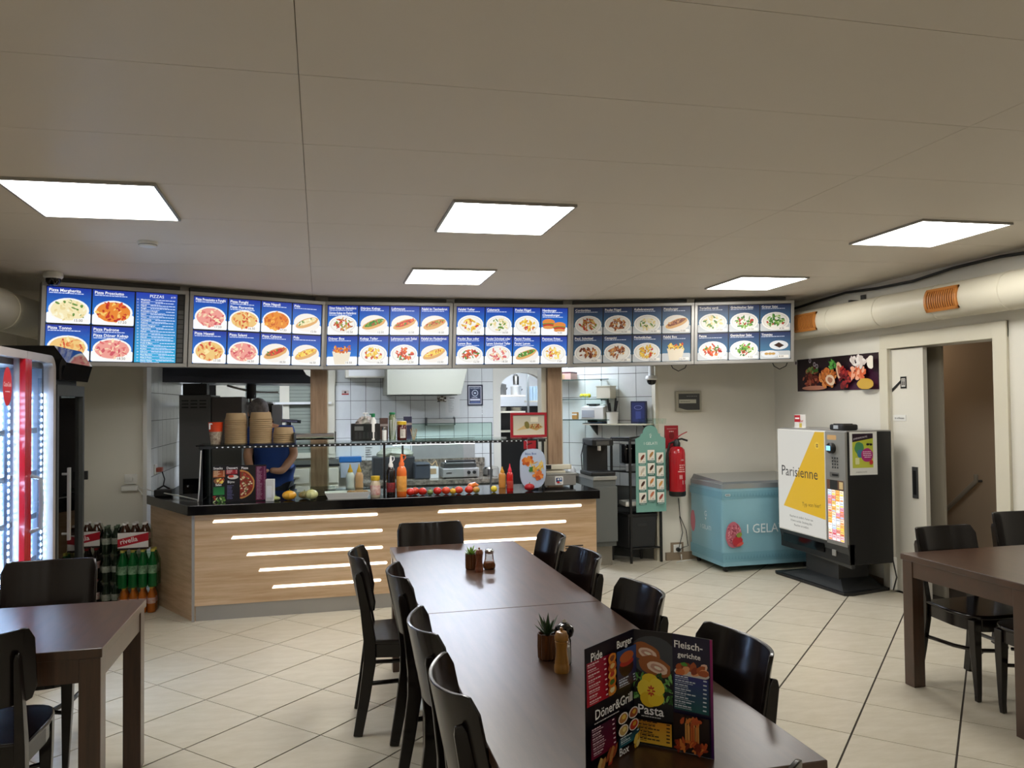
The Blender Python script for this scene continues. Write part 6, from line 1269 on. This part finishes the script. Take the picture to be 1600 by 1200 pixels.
for y in (.395,.585,.905):
    MB().box(-.075,y-.012,.24,-.060,y+.012,fh-.14).build('led_profile',mat('led_profile','#8fa6c4',.3,metal=.3),t)
    d=MB(); z=.27
    while z<fh-.22: d.box(-.0595,y-.008,z,-.057,y+.008,z+.016); z+=.038
    o=d.build('led_dots',M_led,t); o['kind']='stuff'
for yy,x_ in ((.945,-.14),(.945,-.30),(.036,-.14)):
    d=MB(); z=.27
    while z<fh-.22: d.box(x_-.012,yy-(.003 if yy>.5 else 0),z,x_+.012,yy+(.0 if yy>.5 else .003),z+.02); z+=.038
    o=d.build('led_dots',M_led,t); o['kind']='stuff'
for z in (.45,.72,.98,1.24,1.50): MB().box(-.56,.035,z,-.10,.945,z+.006).box(-.10,.035,z-.01,-.095,.945,z+.022).build('wire_shelf',M_alu,t)
P=Print(51); P.ell(0,0,.062,.105,'#c8202c',24); P.text('Coca-Cola',0,.0,.035,'#f0d8dc',align='c',maxw=.10,bold=.02); P.dashes(-.03,.03,-.03,.005,'#f0d8dc')
P.build('logo_print',M_print,t,(-.0235,.27,fh-.205),(0,1,0),(0,0,1),.0002)
fr_b=[('#5a1a16','#c82028'),('#6f1f1a','#d8d0c8'),('#b8482a','#e8e4e0'),('#c98a3a','#3a6ad0'),('#3a6a8a','#2a5ad8')]
M_pet={}
def bottle(name,lbl,cat,p,r,h,c,cap,lab,grp,parent=None,part='bottle'):
    t=thing(name,lbl,cat,p,group=grp)
    MB().lathe([(r*.9,0),(r,.006),(r*.96,h*.3),(r,h*.38),(r,h*.58),(r*.8,h*.72),(r*.4,h*.86),(r*.38,h*.93)],n=12).build('bottle_body',mat('pet'+c,c,.12,coat=.4),t,smooth=True)
    MB().lathe([(r*.45,h*.93),(r*.45,h),(0,h)],n=10).build('cap',mat('cap'+cap,cap,.4),t); 
    if lab: MB().lathe([(r*1.01,h*.34),(r*1.02,h*.35),(r*1.02,h*.56),(r*1.01,h*.57)],n=12).build('label',mat('lab_'+lab,lab,.4,var=.5,vscale=22,c2='#e6e0da'),t,smooth=True)
    return t
cnt=0
for si,(z,sp) in enumerate(((1.246,0),(.986,1),(.726,2),(.456,3),(.226,4))):
    cols=[('#4a1512','#c82028','#b02028'),('#33100e','#c82028','#a81c26'),('#c8863a','#2f5fd0','#d8803a'),('#9ab0a0','#2f5fd0','#3a6ab0'),('#b85a3a','#e8e8e8','#c84a3a')][si]
    for q in range(5):
        bottle('drink_bottle','bottle on the %s shelf inside the lit fridge, %s'%(['top','second','third','fourth','bottom'][si],['leftmost','second from left','third from left','fourth from left','fifth from left'][q]),'bottle',(FX-.14,4.40+.075+.072*q,z),.031,.20,cols[0],cols[1],cols[2],'bottles in the lit fridge')
for q in range(2):
    t2=thing('drinks_box','red drinks carton on the upper shelf inside the lit fridge, %s'%['left','right'][q],'box',(FX-.20,4.47+.17*q,1.506),group='red cartons in the lit fridge'); MB().box(-.08,0,0,.06,.15,.10).build('carton_body',mat('red_carton','#a82430',.5,var=.5,vscale=12,c2='#e0d0d0'),t2,bevel=.003); MB().box(.06,.02,.03,.0615,.13,.07).build('label',M_white,t2)
# black fridge
t=thing('black_fridge','dark unlit glass-door fridge with sloped header, beside the lit fridge','fridge',(FX,5.405,0)); w=.575
MB().box(-.574,.026,.165,-.570,w-.026,1.785).box(-.57,w-.030,.165,-.06,w-.026,1.785).build('lining',mat('lining_grey','#c9cecb',.5),t)
MB().box(-.60,0,.05,-.05,.025,1.82).box(-.60,w-.025,.05,-.05,w,1.82).box(-.60,.025,.05,-.575,w-.025,1.82).box(-.575,.025,1.79,-.05,w-.025,1.82).box(-.575,.025,.05,-.05,w-.025,.16).build('cabinet',M_black,t,bevel=.003)
h_=MB(); h_.add([(-.60,0,1.82),(-.60,w,1.82),(.02,w,1.82),(.02,0,1.82),(-.60,0,2.03),(-.60,w,2.03),(-.02,w,2.035),(-.02,0,2.035),(.05,w,1.93),(.05,0,1.93)],[(0,3,2,1),(4,5,6,7),(0,1,5,4),(0,4,7,9,3),(1,2,8,6,5),(7,6,8,9),(9,8,2,3)]); h_.build('header_box',M_blackg,t)
P=Print(52); P.rect(.02,.0,w-.02,.085,'#101826','#20406a'); P.rect(.10,.025,w-.08,.06,'#8a8a88'); P.text('BLACK CHILL',.115,.03,.03,'#1a1a1a',maxw=w-.22,bold=.04); P.build('header_print',M_print,t,(.0215,0,1.835),(0,1,0),Vector((.3,0,1)).normalized())
fr=MB().box(-.05,.0,.10,.0,.035,1.79).box(-.05,w-.035,.10,.0,w,1.79).box(-.05,.035,.10,.0,w-.035,.16).box(-.05,.035,1.72,.0,w-.035,1.79).build('door',mat('door_grey','#4c4d4c',.35,metal=.4),t)
MB().box(-.03,.035,.16,-.025,w-.035,1.72).build('door_glass',thin_glass('smoked_glass','#dde2df',.5,.02),fr)
MB().tube([(.002,.09,1.22),(.04,.09,1.22)],.008).tube([(.002,.09,.84),(.04,.09,.84)],.008).box(.035,.075,.80,.05,.105,1.26).build('handle',M_steel,fr)
for z in(.45,.75,1.05,1.35): MB().box(-.56,.03,z,-.08,w-.03,z+.006).build('wire_shelf',M_steeld,t)
MB().box(-.02,w,1.14,.02,w+.02,1.20).build('lock',M_black,t); MB().box(-.56,.05,0,-.08,w-.05,.05).build('plinth',M_black,t)

# ------------------------------------------------------------------ bottle packs on the floor by the counter
def pack(lbl,x,y,z,nx,ny,r,h,c,cap,lab,wrap,txt=None,n=10):
    t=thing('bottle_pack',lbl,'bottles',(x,y,z),group='shrink-wrapped bottle packs'); W,D=nx*r*2,ny*r*2; src=None
    for a in range(nx):
        for b in range(ny):
            lx,ly=-W/2+r+a*2*r,-D/2+r+b*2*r
            if src is None:
                src=MB().lathe([(r*.9,.002),(r*.97,.008),(r*.92,h*.3),(r*.97,h*.38),(r*.97,h*.58),(r*.8,h*.72),(r*.4,h*.86),(r*.38,h*.93)],n=12).build('bottle',mat('pet'+c,c,.12,coat=.4),t,smooth=True)
                cp_=MB().lathe([(r*.45,h*.93),(r*.45,h),(0,h)],n=10).build('cap',mat('cap'+cap,cap,.4),src)
                lb_=MB().lathe([(r*.98,h*.36),(r*.985,h*.37),(r*.985,h*.57),(r*.98,h*.58)],n=12).build('label',mat('lab_'+lab,lab,.4,var=.5,vscale=22,c2='#e6e0da'),src,smooth=True)
                src.location=(lx,ly,0)
            else: o=copy_tree(src,t); o.location=(lx,ly,0)
    g=W/2+.002; e=D/2+.002
    MB().add([(-g,-e,0),(g,-e,0),(g,e,0),(-g,e,0),(-g,-e,h*.66),(g,-e,h*.66),(g,e,h*.66),(-g,e,h*.66),(-g*.84,-e*.84,h*.9),(g*.84,-e*.84,h*.9),(g*.84,e*.84,h*.9),(-g*.84,e*.84,h*.9)],[(0,1,5,4),(1,2,6,5),(2,3,7,6),(3,0,4,7),(4,5,9,8),(5,6,10,9),(6,7,11,10),(7,4,8,11)]).build('wrap',wrap,t)
    if txt:
        P=Print(60); P.rect(-g,0,g,h*.62,'#d8d4d0'); P.poly([(-g,h*.08),(g,h*.30),(g,h*.60),(-g,h*.38)],'#a81626'); P.text(txt,-g*.80,h*.19,h*.26,'#efe6e4',maxw=g*1.6,rot=R(11),bold=.02); P.rect(-g,0,g,h*.05,'#2a1a1a')
        P.build('wrap_print',M_print,t,(0,-e-.0008,.01),(1,0,0),(0,0,1))
M_wr=thin_glass('shrink_wrap','#e8ecea',.12,.1); M_wrg=thin_glass('green_wrap','#cfe8d4',.12,.1)
bx,by=-1.36,6.80
pack('pack of orange drink bottles on the floor beside the counter side',bx-.06,by,0,4,2,.034,.205,'#c86a22','#d8b040','#c8501e',M_wr)
pack('pack of green bottles with yellow caps, middle of the stack beside the counter',bx-.06,by,.206,4,2,.037,.30,'#1f6a3e','#c8c05a','#2a5a3a',M_wrg)
pack('red and white wrapped drinks pack on top of the green bottles',bx-.085,by,.507,3,2,.037,.21,'#4a2a1c','#d8d4d0','#a81626',M_wr,'rivella')
for k,lb in enumerate(('pack of dark green bottles at the bottom of the middle stack','pack of dark green bottles, second in the middle stack','pack of dark green bottles on top of the middle stack')):
    pack(lb,-1.655,6.97,.226*k,2,2,.036,.225,'#2a3528','#5a6a52','#6f7a5a',M_wr)
for k,lb in enumerate(('pack of cola bottles at the bottom of the left stack','pack of cola bottles, second in the left stack')):
    pack(lb,-1.845,7.0,.251*k,3,2,.036,.25,'#1d100e','#8a1a20','#a81c26',M_wr)
pack('red and white wrapped drinks pack on top of the cola bottles by the black fridge',-1.845,7.0,.503,3,2,.036,.205,'#4a2a1c','#d8d4d0','#a81626',M_wr,'rivella')

# ------------------------------------------------------------------ person behind the counter
def skin(name,pts,edges,rad,m,parent,sub=2,root=0):
    me=bpy.data.meshes.new(name); me.from_pydata(pts,edges,[]); o=bpy.data.objects.new(name,me); C.objects.link(o); o.parent=parent
    md=o.modifiers.new('skin','SKIN'); 
    for i,v in enumerate(me.skin_vertices[0].data): v.radius=rad[i] if isinstance(rad[i],tuple) else (rad[i],rad[i]); v.use_root=(i==root)
    md.use_smooth_shade=True; s=o.modifiers.new('sub','SUBSURF'); s.levels=sub; s.render_levels=sub
    me.materials.append(m); return o
t=thing('person','person in a blue t-shirt standing behind the kraft bowls, head bent down','person',(-.42,7.62,0),R(-6))
M_skin=mat('skin','#c08a6c',.5); M_shirt=mat('blue_shirt','#1d3f86',.8,var=.2,vscale=6); M_tr=mat('dark_trousers','#1c1e26',.8)
pts=[(0,0,.92),(0,-.01,1.08),(-.01,-.02,1.24),(-.03,-.04,1.38),(-.06,-.06,1.46),(-.09,-.075,1.52),(-.115,-.085,1.60),   #0-6 spine neck head
 (.10,0,.88),(.10,-.02,.50),(.10,.02,.09),(.10,-.10,.035),  #7-10 right leg
 (-.10,0,.88),(-.10,-.02,.50),(-.10,.02,.09),(-.10,-.10,.035), #11-14
 (.13,-.03,1.385),(.19,-.04,1.18),(.10,-.20,1.04),(.00,-.26,1.06),  #15-18 right arm bent across
 (-.18,-.03,1.385),(-.23,-.07,1.18),(-.17,-.24,1.05),(-.10,-.29,1.06)]
ed=[(0,1),(1,2),(2,3),(3,4),(4,5),(5,6),(0,7),(7,8),(8,9),(9,10),(0,11),(11,12),(12,13),(13,14),(3,15),(15,16),(16,17),(17,18),(3,19),(19,20),(20,21),(21,22)]
rad=[(.15,.11),(.14,.10),(.16,.11),(.12,.09),(.055,.055),(.06,.065),(.082,.095),.085,.058,.042,.035,.085,.058,.042,.035,.058,.045,.036,.026,.058,.045,.036,.026]
skin('body',pts,ed,rad,M_skin,t)
# torso shirt with short sleeves, slightly larger than the body
sp=[(0,0,.90),(0,-.01,1.06),(-.01,-.02,1.22),(-.03,-.04,1.375),(.13,-.03,1.39),(.175,-.038,1.26),(-.18,-.03,1.39),(-.215,-.058,1.26),(0,0,.84)]
skin('shirt',sp,[(0,1),(1,2),(2,3),(3,4),(4,5),(3,6),(6,7),(0,8)],[(.185,.14),(.175,.135),(.195,.14),(.16,.125),(.098,.092),(.078,.078),(.098,.092),(.078,.078),(.19,.145)],M_shirt,t)
tp=[(0,0,.88),(.10,0,.84),(.10,-.02,.50),(.10,.02,.10),(-.10,0,.84),(-.10,-.02,.50),(-.10,.02,.10)]
skin('trousers',tp,[(0,1),(1,2),(2,3),(0,4),(4,5),(5,6)],[(.16,.12),.10,.075,.062,.10,.075,.062],M_tr,t)
for s in(-1,1):
    skin('shoe',[(s*.10,.05,.04),(s*.10,-.05,.04),(s*.10,-.14,.03)],[(0,1),(1,2)],[.045,.048,.036],M_black,t)
hc=Vector((-.125,-.095,1.585)); ht=Matrix.Translation(hc)@Matrix.Rotation(R(28),4,'X')
mb=MB(); n,k=16,10; prof=[(math.sin(math.pi*i/k)*.098,-math.cos(math.pi*i/k)*.118) for i in range(3,k+1)]; prof[-1]=(0,.118)
mb.lathe(prof,(0,0,0),n,ht@Matrix.Translation((0,.018,.012))@Matrix.Diagonal((.93,1.03,1,1))); q=random.Random(9); mb.v=[(x+q.uniform(-.003,.003),y+q.uniform(-.003,.003),z+q.uniform(-.003,.003)) for x,y,z in mb.v]
mb.build('hair',mat('grey_hair','#4a4442',.8,var=.5,vscale=40,c2='#7a716c'),t,smooth=True)
for s in(-1,1):
    MB().ball(tuple(ht@Vector((s*.032,-.088,-.005))),.012,10,6).build('eye',mat('eye_white','#e6e2da',.2),t,smooth=True)
    MB().ball(tuple(ht@Vector((s*.088,.0,-.015))),.026,10,6,(.4,.7,1)).build('ear',M_skin,t,smooth=True)
    MB().tube([ht@Vector((s*.018,-.098,.016)),ht@Vector((s*.046,-.088,.018))],.004,n=5).build('eyebrow',MATS['grey_hair'],t)
MB().tube([ht@Vector((0,-.092,.0)),ht@Vector((0,-.112,-.03)),ht@Vector((0,-.092,-.038))],[.008,.013,.006],n=8).build('nose',M_skin,t,smooth=True)
MB().tube([ht@Vector((-.022,-.088,-.060)),ht@Vector((0,-.094,-.062)),ht@Vector((.022,-.088,-.060))],.005,n=6).build('mouth',mat('lips','#9a5a4c',.5),t,smooth=True)
for (w_,d_) in ((Vector((.00,-.26,1.06)),Vector((-.9,-.4,-.15))),(Vector((-.10,-.29,1.06)),Vector((.2,-.9,-.2)))):
    d_.normalize(); sd=d_.cross(Vector((0,0,1))).normalized()
    hp=[w_,w_+d_*.05,w_+d_*.09]; he=[(0,1),(1,2)]; hr_=[(.030,.018),(.040,.017),(.036,.015)]
    for f in range(4):
        o_=len(hp); L_=(.062,.075,.07,.055)[f]; b=w_+d_*.085+sd*(.027-.018*f)
        hp+=[b,b+d_*L_*.5,b+d_*L_+Vector((0,0,-.02))]; he+=[(2,o_),(o_,o_+1),(o_+1,o_+2)]; hr_+=[.0095,.009,.007]
    o_=len(hp); b=w_+d_*.03+sd*.03; hp+=[b,b+sd*.022+d_*.025,b+sd*.024+d_*.055]; he+=[(1,o_),(o_,o_+1),(o_+1,o_+2)]; hr_+=[.012,.011,.008]
    skin('hand',hp,he,hr_,M_skin,t,sub=1)
